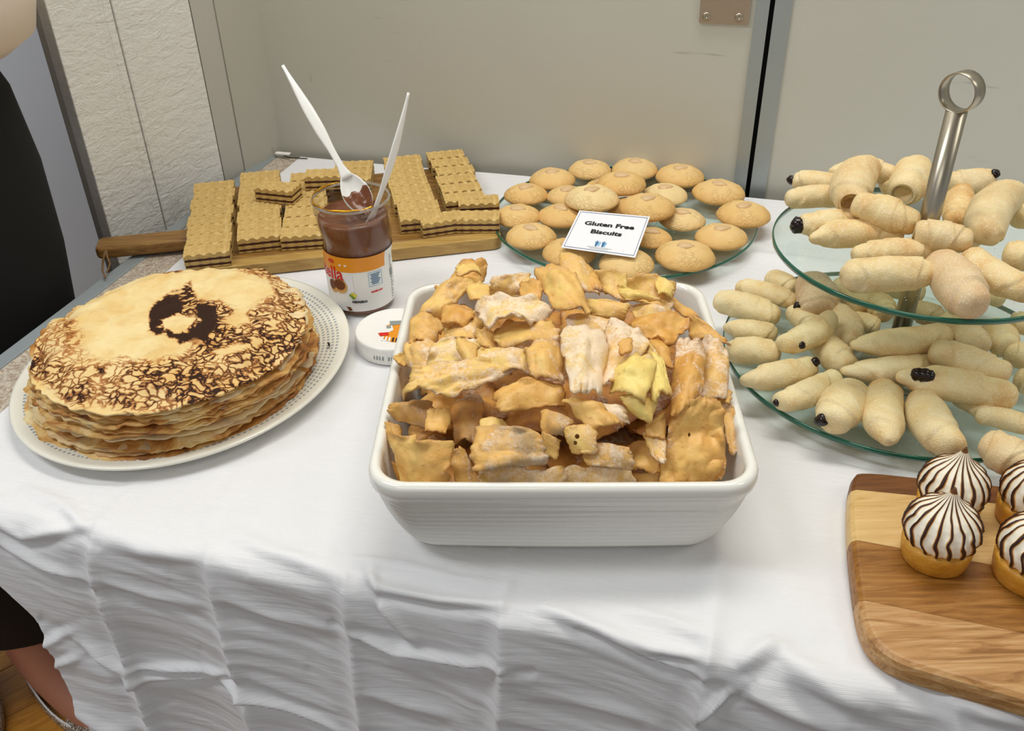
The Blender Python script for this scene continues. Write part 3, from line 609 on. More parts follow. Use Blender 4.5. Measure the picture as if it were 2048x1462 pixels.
def add_fried(i, lab, q, zt, zb, tone, pw, gr, cu_, cv_, grp=None):
    q = np.array(q, float); m0 = q.mean(0); g = 1.16 if np.abs(q-m0).max() < 60 else 1.06; q = [tuple(p) for p in m0+(q-m0)*g]
    q = [(x, min(y, 978)) for x, y in q]
    NU, NV = (110, 90) if lab in HOLES else (30, 24)
    V, F, c, em = patch(q, zt, zb, 100+i, cu=cu_, cv=cv_, nu=NU, nv=NV)
    for hu, hv, hr in HOLES.get(lab, []):
        def inside(f):
            if len(f) != 4: return False
            n_ = NU*NV; j = np.array(f) % n_; a_, b_ = (j % NU).mean()/(NU-1), (j//NU).mean()/(NV-1); return (a_-hu)**2+((b_-hv)*.9)**2 < hr**2
        F = [f for f in F if not inside(f)]
    lo = V[:, 2].min(); at = (c[0], c[1], lo)
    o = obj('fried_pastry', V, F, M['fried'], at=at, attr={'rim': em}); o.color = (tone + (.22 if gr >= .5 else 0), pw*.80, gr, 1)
    return tag(o, lab, 'pastry', grp or 'fried pastries heaped in the white dish')
for i, r in enumerate(FR_): add_fried(i, *r)
# pieces lying deep in the dish, seen only through the gaps
rr = random.Random(4); k = 0
for (zl, xs, ys) in ((.020, (-.05, .03, .11), (.545, .63, .72)), (.048, (-.06, .0, .065, .125), (.555, .62, .69, .745)), (.076, (-.045, .02, .08, .12), (.60, .66, .72))):
    for x in xs:
        for y in ys:
            x_ = x+rr.uniform(-.01, .01); y_ = y+rr.uniform(-.008, .008); a = rr.uniform(-.6, .6); hw, hh = rr.uniform(.038, .046), rr.uniform(.03, .04)
            q = []
            for dx, dy in ((-hw, hh), (hw, hh), (hw, -hh), (-hw, -hh)):
                X_ = x_+dx*math.cos(a)-dy*math.sin(a); Y_ = y_+dx*math.sin(a)+dy*math.cos(a); X_ = min(max(X_, -.082), .158); Y_ = min(max(Y_, .518), .765)
                q.append(tuple(proj(np.array([X_, Y_, T+zl]))))
            V, F, c, em = patch(q, zl+rr.uniform(-.004, .008), zl+rr.uniform(-.008, .004), 900+k, nu=20, nv=16, cu=.006)
            o = obj('fried_pastry', V, F, M['fried'], at=(c[0], c[1], V[:, 2].min()), attr={'rim': em}); o.color = (rr.uniform(.65, 1.), .1, .1, 1)  # deeper tone puts the gloom of the gaps into their colour
            tag(o, 'buried fried pastry in the %s hidden layer, %s row, %s' % ({.020: 'bottom', .048: 'middle', .076: 'upper'}[zl], ['front', 'centre', 'rear', 'rearmost'][ys.index(y)], ['far left', 'left of centre', 'right of centre', 'far right'][xs.index(x)]), 'pastry', 'fried pastries buried deep in the dish'); k += 1

# ------------------------------------------------------------------ plate and crepes
PCc = H(-.632, 1.497)
prof = [(.095, .0), (.10, .001), (.125, .004), (.168, .0125), (.1695, .0145), (.1685, .016), (.165, .0158), (.13, .0085), (.112, .0055), (.06, .0045), (0.0001, .0045)]
V, F = lathe(prof, 128, PCc); PCc2 = np.array([-.3244, .7802, T+.001]); dp = obj('dinner_plate', V, F, M['plate'], at=tuple(PCc)); dp.location = PCc2; dp.rotation_euler = (0, 0, math.radians(72)); dp.scale = (1.038, .924, 1)
tag(dp, 'round cream plate with rings of grey blue dashes under the crepe stack', 'plate')
EA = math.radians(80)
def crepe(i, n, c, R, z, top=False):
    nth, nr_ = (420, 110) if top else (300, 16); th = np.linspace(0, 2*math.pi, nth, endpoint=False)
    rs = np.linspace(0.02 if top else .35, 1, nr_)[:, None]; R_ = R/np.sqrt((np.cos(th-EA)/1.03)**2+(np.sin(th-EA)/.97)**2)*(1+.018*fbm(np.cos(th)*2.2+i*3, np.sin(th)*2.2, i, 3, i)+.007*vnoise(th*9, i, 0, i))
    r = rs*R_; e = ss(rs, .70, 1.0)
    frill = fbm(np.cos(th)*5+i, np.sin(th)*5, rs*1.0, 3, i+5)
    zz = z - (.011 if top else .0110 if i == 13 else .0055+.0009*max(0, i-8) if i > 2 else .0015+.001*i)*e**1.5*(1+.35*vnoise(np.cos(th)*2, np.sin(th)*2, i, i)) + (.0018 if i == 14 else .0032 if i > 1 else .0012)*e*frill + (.0016 if top else .0008)*fbm(rs*np.cos(th)*7, rs*np.sin(th)*7, i, 3, i+40)
    r = r + .0022*e*vnoise(th*22, rs*3, i, i+9)
    X_ = c[0]+r*np.cos(th); Y_ = c[1]+r*np.sin(th); A = np.stack([X_, Y_, zz+np.zeros_like(X_)], -1)
    B = A[::-1].copy() if False else A[-1:] * 1; B = B.copy(); B[..., 2] -= .0016
    B2 = A[nr_//2:nr_//2+1].copy(); B2[..., 2] -= .0020
    V = np.concatenate([A.reshape(-1, 3), B.reshape(-1, 3), B2.reshape(-1, 3)])
    F = grid_faces(nth, nr_+2, True, flip=False); F.append(tuple(range(nth))[::-1]); k0 = (nr_+1)*nth; F.append(tuple(range(k0, k0+nth)))
    return V, F
def pmask(px, py, poly, soft):
    poly = np.array(poly, float); ins = np.zeros(px.shape, bool); d = np.full(px.shape, 1e9)
    for a, b in zip(poly, np.roll(poly, -1, 0)):
        ins ^= ((a[1] > py) != (b[1] > py)) & (px < (b[0]-a[0])*(py-a[1])/(b[1]-a[1]+1e-9)+a[0])
        t = np.clip(((px-a[0])*(b[0]-a[0])+(py-a[1])*(b[1]-a[1]))/((b-a)@(b-a)+1e-9), 0, 1); d = np.minimum(d, np.hypot(px-a[0]-t*(b[0]-a[0]), py-a[1]-t*(b[1]-a[1])))
    sd = np.where(ins, d, -d); return ss(sd, -soft, soft)
NC = 15
ords = ['lowest', 'second lowest', 'third lowest', 'fourth', 'fifth', 'sixth', 'seventh', 'eighth', 'ninth', 'tenth', 'eleventh', 'twelfth', 'thirteenth', 'second from top', 'top']
ctop = np.array([-.3195, .7475, T]); cbot = np.array([-.3295, .768, T]); ztop = .0765
for i in range(NC):
    t = i/(NC-1); c = cbot+(ctop-cbot)*t; R = .1375+(.1265-.1375)*t**.8
    if i < NC-1: c = c + [random.uniform(-.004, .004), random.uniform(-.004, .004), 0]; R += random.uniform(-.0035, .002) if i < 13 else -.003
    if i == 0: R = .143
    z = T + .0165 + (ztop-.0165)*t - (.0012 if i == 13 else 0)
    if i == NC-1:
        V, F = crepe(i, NC, c, R, z, True); px, py = proj(V); px = px+5*fbm(px/28, py/28, 0, 3, 3); py = py+5*fbm(px/28+9, py/28, 0, 3, 4)
        b = np.zeros(len(V))
        band = [(40, 640), (95, 690), (150, 730), (240, 712), (310, 722), (380, 700), (440, 672), (470, 650), (500, 610), (548, 590), (600, 560), (640, 640), (600, 730), (480, 800), (330, 830), (150, 815), (30, 730)]
        b = np.maximum(b, .95*pmask(px, py, band, 14))
        b = np.maximum(b, .62*pmask(px, py, [(40, 700), (60, 640), (110, 590), (170, 560), (195, 575), (150, 620), (170, 680), (200, 720), (120, 760)], 22))
        b = np.maximum(b, .80*pmask(px, py, [(395, 520), (440, 510), (530, 525), (600, 570), (600, 620), (560, 600), (530, 560), (480, 540), (400, 530)], 8))
        b = np.maximum(b, .95*pmask(px, py, [(325, 595), (382, 562), (398, 600), (440, 600), (480, 625), (560, 600), (600, 620), (560, 660), (480, 660), (430, 690), (350, 680), (296, 662), (300, 620)], 9))
        b *= 1-.85*pmask(px, py, [(440, 640), (480, 618), (500, 640), (470, 652)], 6); b *= 1-.8*pmask(px, py, [(420, 700), (480, 682), (500, 690), (440, 712)], 6)
        burn = .85*pmask(px, py, [(300, 628), (318, 604), (352, 596), (372, 604), (360, 622), (322, 634), (312, 652), (332, 666), (372, 672), (402, 648), (392, 618), (404, 606), (432, 616), (432, 646), (404, 678), (366, 682), (318, 668), (298, 652)], 5)
        burn = np.maximum(burn, .35*pmask(px, py, [(345, 590), (380, 565), (388, 598), (360, 610)], 8)); burn = np.maximum(burn, .35*pmask(px, py, [(380, 682), (430, 672), (445, 690), (400, 700)], 8))
        hole = pmask(px, py, [(318, 636), (345, 628), (388, 640), (378, 662), (350, 668), (326, 656)], 4); b *= 1-hole; burn *= 1-hole
        o = obj('crepe', V, F, M['crepetop'], at=(c[0], c[1], z-.01), attr={'brown': b, 'burn': burn})
        tag(o, 'top crepe of the stack with dark lacy browning and a burnt patch', 'crepe', 'crepes stacked on the dashed plate')
    else:
        V, F = crepe(i, NC, c, R, z); o = obj('crepe', V, F, M['crepeside'], at=(c[0], c[1], z-.008))
        tag(o, ('bottom crepe, widest and plain, touching the plate' if i == 0 else ords[i] + (' crepe' if i == NC-2 else ' crepe counted from the plate') + ' with wavy browned edge'), 'crepe', 'crepes stacked on the dashed plate')
c = P(657, 689, .0165); V, F = tube([c+[-.001, .003, 0], c+[.0005, 0, .001], c+[.0015, -.0035, 0]], [.0008, .0013, .0006], 8)
tag(obj('burnt_crumb', V, F, M['crumb'], at=tuple(c)), 'small black burnt crumb on the dashed plate rim', 'crumb')

# ------------------------------------------------------------------ wafer board
ba = math.radians(11.2); e1 = np.array([math.cos(ba), math.sin(ba), 0]); e2 = np.array([-e1[1], e1[0], 0]); B0 = H(-.529, 1.892)
BT = .0165
wb = tag(empty('serving_board', tuple(B0+e1*.1+e2*.12+[0, 0, .001])), 'long acacia serving board with handle under the chocolate wafers', 'serving board')
def bfr(V): return np.array([B0+v[0]*e1+v[1]*e2+[0, 0, v[2]] for v in V])
def rbox(x0, x1, y0, y1, z0, z1, r, corners=(1, 1, 1, 1), n=6):
    pts = []
    for k, (cx_, cy_, a0) in enumerate(((x0, y0, 180), (x1, y0, 270), (x1, y1, 0), (x0, y1, 90))):
        rr_ = r*corners[k]; sx = 1 if cx_ == x0 else -1; sy = 1 if cy_ == y0 else -1
        if rr_ == 0: pts.append((cx_, cy_)); continue
        for i in range(n+1): a = math.radians(a0+90*i/n); pts.append((cx_+sx*rr_+rr_*math.cos(a), cy_+sy*rr_+rr_*math.sin(a)))
    m_ = len(pts); V = [(x, y, z) for z in (z0, z1) for x, y in pts]
    return np.array(V), [tuple(range(m_))[::-1], tuple(range(m_, 2*m_))] + [(i, (i+1) % m_, m_+(i+1) % m_, m_+i) for i in range(m_)]
def pobj(name, V, F, mat, par, smooth=False):
    o = obj(name, V, F, mat, None, smooth); o.parent = par; o.location = -parent_world(par); return o
V, F = rbox(-.10, .272, .020, .246, .001, BT, .012, (0, 0, 1, 1)); bevel(pobj('board_body', bfr(V), F, M['board'], wb), .0012)
V, F = rbox(-.10, .272, .0, .0198, .001, BT, .012, (1, 1, 0, 0)); bevel(pobj('edge_strip', bfr(V), F, M['boardlight'], wb), .0012)
V, F = rbox(-.222, -.1005, .088, .122, .001, BT, .008, (1, 0, 0, 1)); bevel(pobj('handle', bfr(V), F, M['board'], wb), .004, 3)
a = P(205, 518, .006); 
V, F = join(tube([P(212, 500, .017), P(208, 512, .016), P(206, 524, .008), P(205, 540, .003), P(211, 556, .0022)], [.0012, .0013, .0013, .0013, .0011], 8),
            tube([P(212, 500, .017), P(214, 513, .015), P(220, 528, .006), P(214, 545, .003)], [.0012, .0013, .0013, .001], 8))
pobj('leather_cord', V, F, M['leather'], wb, True)
# one wafer bar
WL, WD, WT = .0525, .0285, .0185
wroot = None
def wafer_layer(z0, z1, seed, bumps=True):
    nx, ny = 34, 14; x = np.linspace(-WL/2, WL/2, nx); y = np.linspace(-1, 1, ny); X_, Y_ = np.meshgrid(x, y)
    wavy = .0008*np.sin(X_*2*math.pi/.0115+seed); Yw = Y_*WD/2 + wavy*np.abs(Y_)**2*np.sign(Y_)*0 + wavy*(np.abs(Y_) > .6)
    Zt = z1 + (.0014*np.sin(X_*2*math.pi/.0115)*np.sin(Yw*2*math.pi/.0085) if bumps else 0)
    A = np.stack([X_, Yw, Zt+0*X_], -1).reshape(-1, 3); B = A.copy(); B[:, 2] = z0; n = nx*ny
    F = grid_faces(nx, ny) + grid_faces(nx, ny, off=n, flip=True)
    ring = list(range(nx)) + [j*nx+nx-1 for j in range(1, ny)] + [(ny-1)*nx+i for i in range(nx-2, -1, -1)] + [j*nx for j in range(ny-2, 0, -1)]
    for p_, q_ in zip(ring, ring[1:]+ring[:1]): F.append((q_, p_, p_+n, q_+n))
    return np.vstack([A, B]), F
wparts = []
for nm, z0, z1, mt in (('wafer_sheet', 0, .0022, 'wafer'), ('chocolate_filling', .0017, .0052, 'fill'), ('wafer_sheet', .0050, .0093, 'wafer'), ('chocolate_filling', .0090, .0126, 'fill'), ('wafer_sheet', .0124, .0178, 'wafer')):
    if mt == 'fill':
        V, F = rbox(-WL/2+.0003, WL/2-.0003, -WD/2+.0001, WD/2-.0001, z0, z1, .001)
    else: V, F = wafer_layer(z0, z1, 0, z1 > .012)
    o = obj(nm, V, F, M[mt], None, False); wparts.append(o)
    if mt == 'fill': bevel(o, .0006, 1)
first = [True]
def wafer(c, ang, label, grp, tilt=0.):
    r = empty('wafer_bar', tuple(c)); r.rotation_euler = (tilt, 0, ang)
    tag(r, label, 'wafer', grp)
    for p_ in wparts:
        if first[0]: q_ = p_
        else: q_ = p_.copy(); scn.collection.objects.link(q_)
        q_.parent = r
    first[0] = False
    return r
zt_ = BT + WT
cols = [('leftmost column', (415, 497), (428, 371), 8, 3), ('second column from the left', (516, 466), (521, 350), 7, 2), ('third column from the left', (606, 462), (618, 352), 7, 1),
        ('column just right of the jar', (841, 428), (803, 319), 7, -8), ('rightmost column', (930, 392), (893, 308), 5, -6)]
on = ['front', 'second', 'third', 'fourth', 'fifth', 'sixth', 'seventh', 'eighth']
for nm, a, b, n, sk in cols:
    pa = P(*a, zt_)-[0, 0, WT-.0006]; pb = P(*b, zt_)-[0, 0, WT-.0006]; L = np.linalg.norm(pb-pa); n = max(2, int(round(L/(WD+.0003)))+1)
    d = (pb-pa)/L; ang = math.atan2(d[1], d[0])-math.pi/2
    for i in range(n):
        p_ = pa+(pb-pa)*i/(n-1); lt = np.array([d[1], -d[0], 0])*random.uniform(-.002, .002)
        lab = ('%s chocolate wafer bar of the %s' % (on[i] if i < n-1 else 'rearmost', nm)) if i in (0, n-1) else '%s chocolate wafer bar from the front, %s' % (on[i], nm)
        wafer(p_+lt, ang+random.uniform(-.03, .03), lab, 'chocolate wafer bars lined up on the long board')
WB = 'loose chocolate wafer bars on the long board'
wafer(P(555, 372, zt_+WT)-[0, 0, WT-.001], math.radians(-16), 'chocolate wafer bar lying crosswise on top of the second and third columns', WB)
wafer(P(650, 346, zt_+WT)-[0, 0, WT-.001], math.radians(2), 'chocolate wafer bar on top behind the spread jar rim', WB)
wafer(P(881, 434, zt_)-[0, 0, WT-.0006], math.radians(17), 'chocolate wafer bar turned slantwise at the right front of the board', WB)
wafer(P(957, 430, zt_)-[0, 0, WT-.0006], math.radians(-2), 'chocolate wafer bar at the board right end beside the cookie plate', WB)
wafer(P(957, 399, zt_)-[0, 0, WT-.0006], math.radians(4), 'chocolate wafer bar shifted right at the front of the rightmost column', WB)
for i, (x, y) in enumerate(((704, 352), (706, 340), (708, 329))):
    wafer(P(x, y, zt_)-[0, 0, WT-.0006], math.radians(3), '%s chocolate wafer bar seen between the two spoons' % ('front', 'middle', 'rear')[i], 'chocolate wafer bars behind the spread jar')

# ------------------------------------------------------------------ spread jar, spoons, lid
JC = np.array([-.1665, .911, T]); JH = .1285
tha = math.atan2(EYE[1]-JC[1], EYE[0]-JC[0])          # towards the camera
jar = tag(empty('spread_jar', tuple(JC+[0, 0, .001])), 'open clear jar of chocolate spread with orange and white label', 'jar')
def jrad(th, z):
    st = .080 - .013*np.sin(th-tha+.3)               # slanting waist
    lo = .0352+.0010*np.sin(np.clip(z/.08, 0, 1)*math.pi); hi = .0393
    r = lo + (hi-lo)*ss(z, st-.010, st+.014)
    r = r*(1-.0*z) + .0016*ss(z, .112, .115) - .0012*ss(z, .1165, .1185)*ss(-z, -.122, -.120)
    return r*(.90+.10*ss(z, 0, .006))
zs = list(np.linspace(0, .012, 7)) + list(np.linspace(.018, .110, 30)) + list(np.linspace(.1115, JH, 14))
def lathe_rf(zs, rfun, n=72, inner=0., closed=(True, False)):
    th = np.arange(n)*2*math.pi/n; V = []
    for z in zs: r = rfun(th, z)-inner; V += list(zip(JC[0]+r*np.cos(th), JC[1]+r*np.sin(th), JC[2]+z*np.ones(n)))
    F = grid_faces(n, len(zs), True)
    if closed[0]: F.append(tuple(range(n))[::-1])
    if closed[1]: F.append(tuple(range((len(zs)-1)*n, len(zs)*n)))
    return V, F
Vo, Fo = lathe_rf([z+.001 for z in zs], jrad); n_ = len(Vo); Vi, Fi = lathe_rf([z for z in zs[::-1] if z > .104], lambda th, z: jrad(th, z)-.0011, closed=(False, False))
V = Vo+Vi; F = Fo + [tuple(i+n_ for i in f) for f in Fi] + [(n_-72+i, n_-72+(i+1) % 72, n_+(i+1) % 72, n_+i) for i in range(72)]
pobj('jar_body', np.array(V), F, M['jarglass'], jar, True)
zc = [z for z in zs if z < .106]; th = np.arange(72)*2*math.pi/72
Vc, Fc = lathe_rf([z+.0018 for z in zc], jrad, inner=.0014, closed=(True, False)); nb_ = len(zc)*72; V = list(Vc)
for j, f in enumerate((.96, .8, .6, .4, .2, .03)):
    r = (jrad(th, .106)-.0014)*f; x, y = JC[0]+r*np.cos(th), JC[1]+r*np.sin(th)
    V += list(zip(x, y, JC[2]+.1070+.004*(1-f)*fbm(x*60, y*60, 0, 3, 3)+(.003 if f > .9 else -.003+.003*np.cos(th-tha-2.))))
Fc = grid_faces(72, len(zc)+6, True) + [tuple(range(72))[::-1], tuple(range((len(zc)+5)*72, (len(zc)+6)*72))]
pobj('chocolate_spread', np.array(V), Fc, M['choc'], jar, True)
# foil remains on the rim
seg = np.linspace(tha-2.9, tha+.55, 60); pts = [JC+np.array([(.0402+.0004*math.sin(a*9))*math.cos(a), (.0402+.0004*math.sin(a*9))*math.sin(a), JH+.0012+.0003*math.sin(a*13)]) for a in seg]
V, F = tube(pts, [.0003+.0011*abs(math.sin(a*3.1+.5)) for a in seg], 6); Vq, Fq = tube([JC+np.array([.0404*math.cos(a), .0404*math.sin(a), JH-.0012]) for a in np.linspace(0, 6.2831853, 97)], .0014, 8, False); rl = pobj('rim_lip', Vq, Fq, M['jarlip'], jar, True)
pobj('foil_remnant', V, F, M['gold'], jar, True)
def zfront(py): q_ = PP(725, py, JC+np.array([math.cos(tha), math.sin(tha), 0])*.0365, np.array([math.cos(tha), math.sin(tha), 0])); return q_[2]-T
def lmap(V2, off=.0006):      # V2: arc metres to the right of the front line, height
    out = []
    for x, z in V2:
        a = tha + x/.0365; r = float(jrad(np.array([a]), z)[0]) + off; out.append((JC[0]+r*math.cos(a), JC[1]+r*math.sin(a), T+z+.001))
    return np.array(out)
def lrect(x0, x1, z0, z1, n=40, m_=6):
    X_, Z_ = np.meshgrid(np.linspace(x0, x1, n), np.linspace(z0, z1, m_)); return list(zip(X_.ravel(), Z_.ravel())), grid_faces(n, m_)
def ltop(x): return zfront(517) + .003*np.cos(x/.0365-.2)*0
z_t, z_o, z_b = zfront(517), zfront(546), zfront(625)
R_, F = lrect(-.085, .085, z_b, z_o+.0002, 70, 12); lab = pobj('label', lmap(R_), F, M['label'], jar, True)
R_, F = lrect(-.085, .0305, z_o, z_t, 60, 5); ob = pobj('orange_band', lmap(R_, .0009), F, M['orange'], lab, True); ob.location = (0, 0, 0)
R_, F = lrect(.0306, .085, z_o, z_t, 30, 5); ob = pobj('label_edge', lmap(R_, .0007), F, M['label'], lab, True); ob.location = (0, 0, 0)
def lsub(name, V2, F, mat, off=.0012):
    o = pobj(name, lmap(V2, off), F, mat, lab); o.location = (0, 0, 0); return o
def ltext(s, size, x, z, mat, bold=0., align='LEFT', name='lettering', sx=1., off=.0012):
    V, F = txt(s, size, bold, align, sx)
    bm = bmesh.new(); me_ = bpy.data.meshes.new('t'); me_.from_pydata([tuple(v) for v in V], [], F); bm.from_mesh(me_)
    bmesh.ops.triangulate(bm, faces=bm.faces[:]); bmesh.ops.subdivide_edges(bm, edges=[e for e in bm.edges if e.calc_length() > size*.15], cuts=2, use_grid_fill=False)
    bmesh.ops.triangulate(bm, faces=bm.faces[:]); bm.verts.index_update(); V2 = [(v.co.x+x, v.co.y+z) for v in bm.verts]; F = [tuple(v.index for v in f.verts) for f in bm.faces]; bm.free()
    return lsub(name, V2, F, mat, off)
dz = .0365*math.radians(1)
ltext('nutella', .0215, -.0186, zfront(563), M['red'], .00035, 'RIGHT', sx=.90)
ltext('450', .0058, -.0375, z_o+.0085, M['red'], .0003, 'LEFT'); 
for xx in (-.0225, -.0165):
    V2 = [(xx+.0016*(1+.95*math.sin(t_)**3), z_o+.0082+.0016*(.81*math.cos(t_)-.31*math.cos(2*t_)-.12*math.cos(3*t_))) for t_ in np.linspace(0, 6.28, 22)[:-1]]; lsub('heart_print', V2, [tuple(range(21))[::-1]], M['label'], .0014)
# bread slice, knife, glass of milk, flower
def blob(x, z, rx, rz, n=18): return [(x+rx*math.cos(2*math.pi*i/n), z+rz*math.sin(2*math.pi*i/n)) for i in range(n)], [tuple(range(n))]
lsub('milk_glass_print', *lrect(-.0160, -.0085, zfront(592)+.002, zfront(552), 5, 2), M['paper'], .0010)
lsub('bread_print', *blob(-.0235, zfront(580)+.003, .0085, .0085), M['tan'], .0014); lsub('spread_print', *blob(-.0240, zfront(577)+.003, .0068, .0062), M['brown'], .0017)
lsub('bread_print', *blob(-.033, zfront(583)+.003, .006, .008), M['tan'], .0014); lsub('spread_print', *blob(-.034, zfront(580)+.003, .0045, .0060), M['brown'], .0017)
lsub('knife_print', [(-.0365, zfront(575)), (-.034, zfront(572)), (-.0125, z_b+.002), (-.0165, z_b+.001)], [(0, 1, 2, 3)], M['brown'], .0015)
for dx, dz_, mt in ((-.002, .001, 'green'), (.002, .001, 'yellow'), (0, -.0018, 'green'), (0, .0028, 'yellow')): lsub('flower_print', *blob(-.0100+dx, zfront(593)+dz_, .0021, .0019, 8), M[mt], .0018)
ltext('FERRERO', .0036, -.0118, zfront(607), M['ink'], .0002, 'LEFT', sx=1.1)
zb0, zb1 = zfront(578), zfront(550)
for (a_, b_, c_, d_) in ((.0082, .0245, zb0, zb0+.0006), (.0082, .0245, zb1-.0006, zb1), (.0082, .0088, zb0, zb1), (.0239, .0245, zb0, zb1)): lsub('box_outline', *lrect(a_, b_, c_, d_, 6, 2), M['sky'])
for i in range(6): lsub('small_print', *lrect(.0105+(i % 2)*.001, .0222-(i % 3)*.0012, zb1-.0032-i*.0022, zb1-.0021-i*.0022, 6, 2), M['blue'])
ltext('nutella.com', .0030, .0095, zfront(590), M['red'], .0002, 'LEFT')
for i in range(16): lsub('small_print', *lrect(.0395, .0425+(i % 3)*.001, z_b+.004+i*.0034, z_b+.0052+i*.0034, 3, 2), M['greyp'])
lsub('green_mark', *lrect(.0385, .0445, zfront(575), zfront(560), 4, 2), M['greyp'])

def spoon(name, bowl_c, tip, label, bw, bl, nrm, lower=None, depth_=.006):
    a = tip-bowl_c; L = np.linalg.norm(a); a = a/L; nrm = nrm-a*np.dot(a, nrm); nrm /= np.linalg.norm(nrm); b = np.cross(nrm, a)
    r = tag(empty(name, tuple(bowl_c)), label, 'spoon')
    V = []; nu, nv = 25, 13      # bowl: u along axis, v across, cup shaped
    for side in (0, 1):
        for j in range(nv):
            for i in range(nu):
                s_ = i/(nu-1); wv_ = bw/2*math.sin(math.pi*min(1, max(0, .02+.93*s_)))**.55*(1-.25*s_); v = -1+2*j/(nv-1)
                x = (-.5+s_)*bl; d = -depth_*(1-v*v)*math.sin(math.pi*min(1, .05+.9*s_))
                V.append(bowl_c + a*x + b*v*wv_ + nrm*(d-side*.0011))
    n = nu*nv; F = grid_faces(nu, nv)+grid_faces(nu, nv, off=n, flip=True)
    ring = list(range(nu)) + [j*nu+nu-1 for j in range(1, nv)] + [(nv-1)*nu+i for i in range(nu-2, -1, -1)] + [j*nu for j in range(nv-2, 0, -1)]
    for p_, q_ in zip(ring, ring[1:]+ring[:1]): F.append((q_, p_, p_+n, q_+n))
    pobj('bowl', np.array(V), F, M['white'], r, True)
    V = []; m_ = 30; k_ = 12
    for i in range(m_):
        t = i/(m_-1); x = bl*.40+(L-bl*.40)*t; wd = .0036+.0022*ss(t, .2, .45)*ss(1-t, .15, .45)-.0018*ss(t, .75, 1)+.003*(1-ss(t, 0, .12)); tk = .0018+.0008*ss(t, .1, .5)-.0008*ss(t, .8, 1); lift = .004*math.sin(math.pi*t)
        for q_ in range(k_):
            g = 2*math.pi*q_/k_; V.append(bowl_c+a*x+b*wd*math.cos(g)+nrm*(tk*math.sin(g)*(1-.35*abs(math.cos(g))**0)+lift-.0012))
    F = grid_faces(k_, m_, True)+[tuple(range(k_))[::-1], tuple(range((m_-1)*k_, m_*k_))]
    pobj('handle', np.array(V), F, M['white'], r, True)
    return r, a, b, nrm
bc = P(712, 386, JH+.003); dpt = depth(bc); tp = EYE+ray(565, 130)*dpt*1.0
sp, a_, b_, n_v = spoon('plastic_spoon', bc, tp, 'white plastic spoon with its spread coated bowl resting on the jar', .034, .046, EYE-bc+np.array([0, 0, .25]))
V = []; F = []
for j in range(9):
    for i in range(15):
        s_ = i/14; v = -1+2*j/8; x = (-.54+s_*.60)*.046+.002*math.sin(j*1.7); wv_ = .0140*math.sin(math.pi*min(1, max(.02, .02+.56*s_)))**.5; d = -.0055*(1-v*v)*math.sin(math.pi*(.05+.55*s_))+.0018+.0016*vnoise(i*.5, j*.7, 0, 5)*(1-abs(v))-.0022*(s_ > .93)
        V.append(bc+a_*x+b_*v*wv_+n_v*d)
pobj('chocolate_smear', np.array(V), grid_faces(15, 9), M['choc'], sp, True)
b2 = P(756, 398, JH-.004); t2 = EYE+ray(819, 186)*(depth(b2)-.030); nr2 = np.cross(t2-b2, EYE-b2); nr2 = nr2/np.linalg.norm(nr2)*.75+(EYE-b2)*.65
d2_ = (t2-b2)/np.linalg.norm(t2-b2)
spoon('plastic_spoon', b2-d2_*.040, t2, 'white plastic spoon standing upright with its bowl sunk in the spread', .026, .036, nr2)

LC = P(790, 656, .0205); LC[2] = T+.001
lid = tag(empty('jar_lid', tuple(LC)), 'white ribbed screw lid with orange sticker lying by the dish', 'lid')
n = 240; th_ = np.arange(n)*2*math.pi/n; prof = [(.0405, 0), (.0415, .001), (.0415, .0165), (.0412, .0185), (.0398, .0200), (.0385, .0196), (.037, .0194), (.02, .0194), (.0003, .0194)]; V = []
for k_, (r, z) in enumerate(prof):
    rr_ = r + (.0004*((np.arange(n)//2) % 2) if .0005 < z < .017 else 0); V += list(zip(LC[0]+rr_*np.cos(th_), LC[1]+rr_*np.sin(th_), LC[2]+z*np.ones(n)))
pobj('lid_shell', np.array(V), grid_faces(n, len(prof), True)+[tuple(range(n))[::-1]], M['white'], lid, True).data.polygons[0].use_smooth = True
sc = P(801, 664, .0205); 
def disc(c, rx, ry, n=36, z=0., a=0.): return np.array([(c[0]+rx*math.cos(t)*math.cos(a)-ry*math.sin(t)*math.sin(a), c[1]+rx*math.cos(t)*math.sin(a)+ry*math.sin(t)*math.cos(a), c[2]+z) for t in np.arange(n)*2*math.pi/n]), [tuple(range(n))]
sc[2] = T+.0206; V, F = disc(sc, .0205, .0205); st = pobj('sticker', V, F, M['orange'], lid)
def pxpoly(name, pts, z, mat, par):
    V = np.array([P(x, y, z) for x, y in pts]); V[:, 2] = T+z; o = pobj(name, V, [tuple(range(len(pts)))[::-1]], mat, par)
    o.location = (0, 0, 0) if par is st else o.location; return o
pxpoly('grey_print', [(779, 642), (803, 641), (803, 648), (781, 651)], .0209, M['greyp'], st)
pxpoly('white_print', [(760, 660), (768, 653), (784, 650), (787, 660), (776, 665), (762, 665)], .0209, M['label'], st)
pxpoly('dark_print', [(772, 652), (782, 651), (782, 656), (774, 657)], .0211, M['greyp'], st)
pxpoly('red_print', [(756, 666), (776, 664), (778, 670), (760, 672)], .0210, M['red'], st)
for i in range(5): pxpoly('letter_print', [(764+i*7, 673+i*.8), (768+i*7, 672+i*.8), (766+i*7, 681+i*.6), (762+i*7, 681+i*.6)], .0210, M['label'] if i < 3 else M['ink'], st)
tl = math.atan2(-LC[1], -LC[0]); V = []; F = []
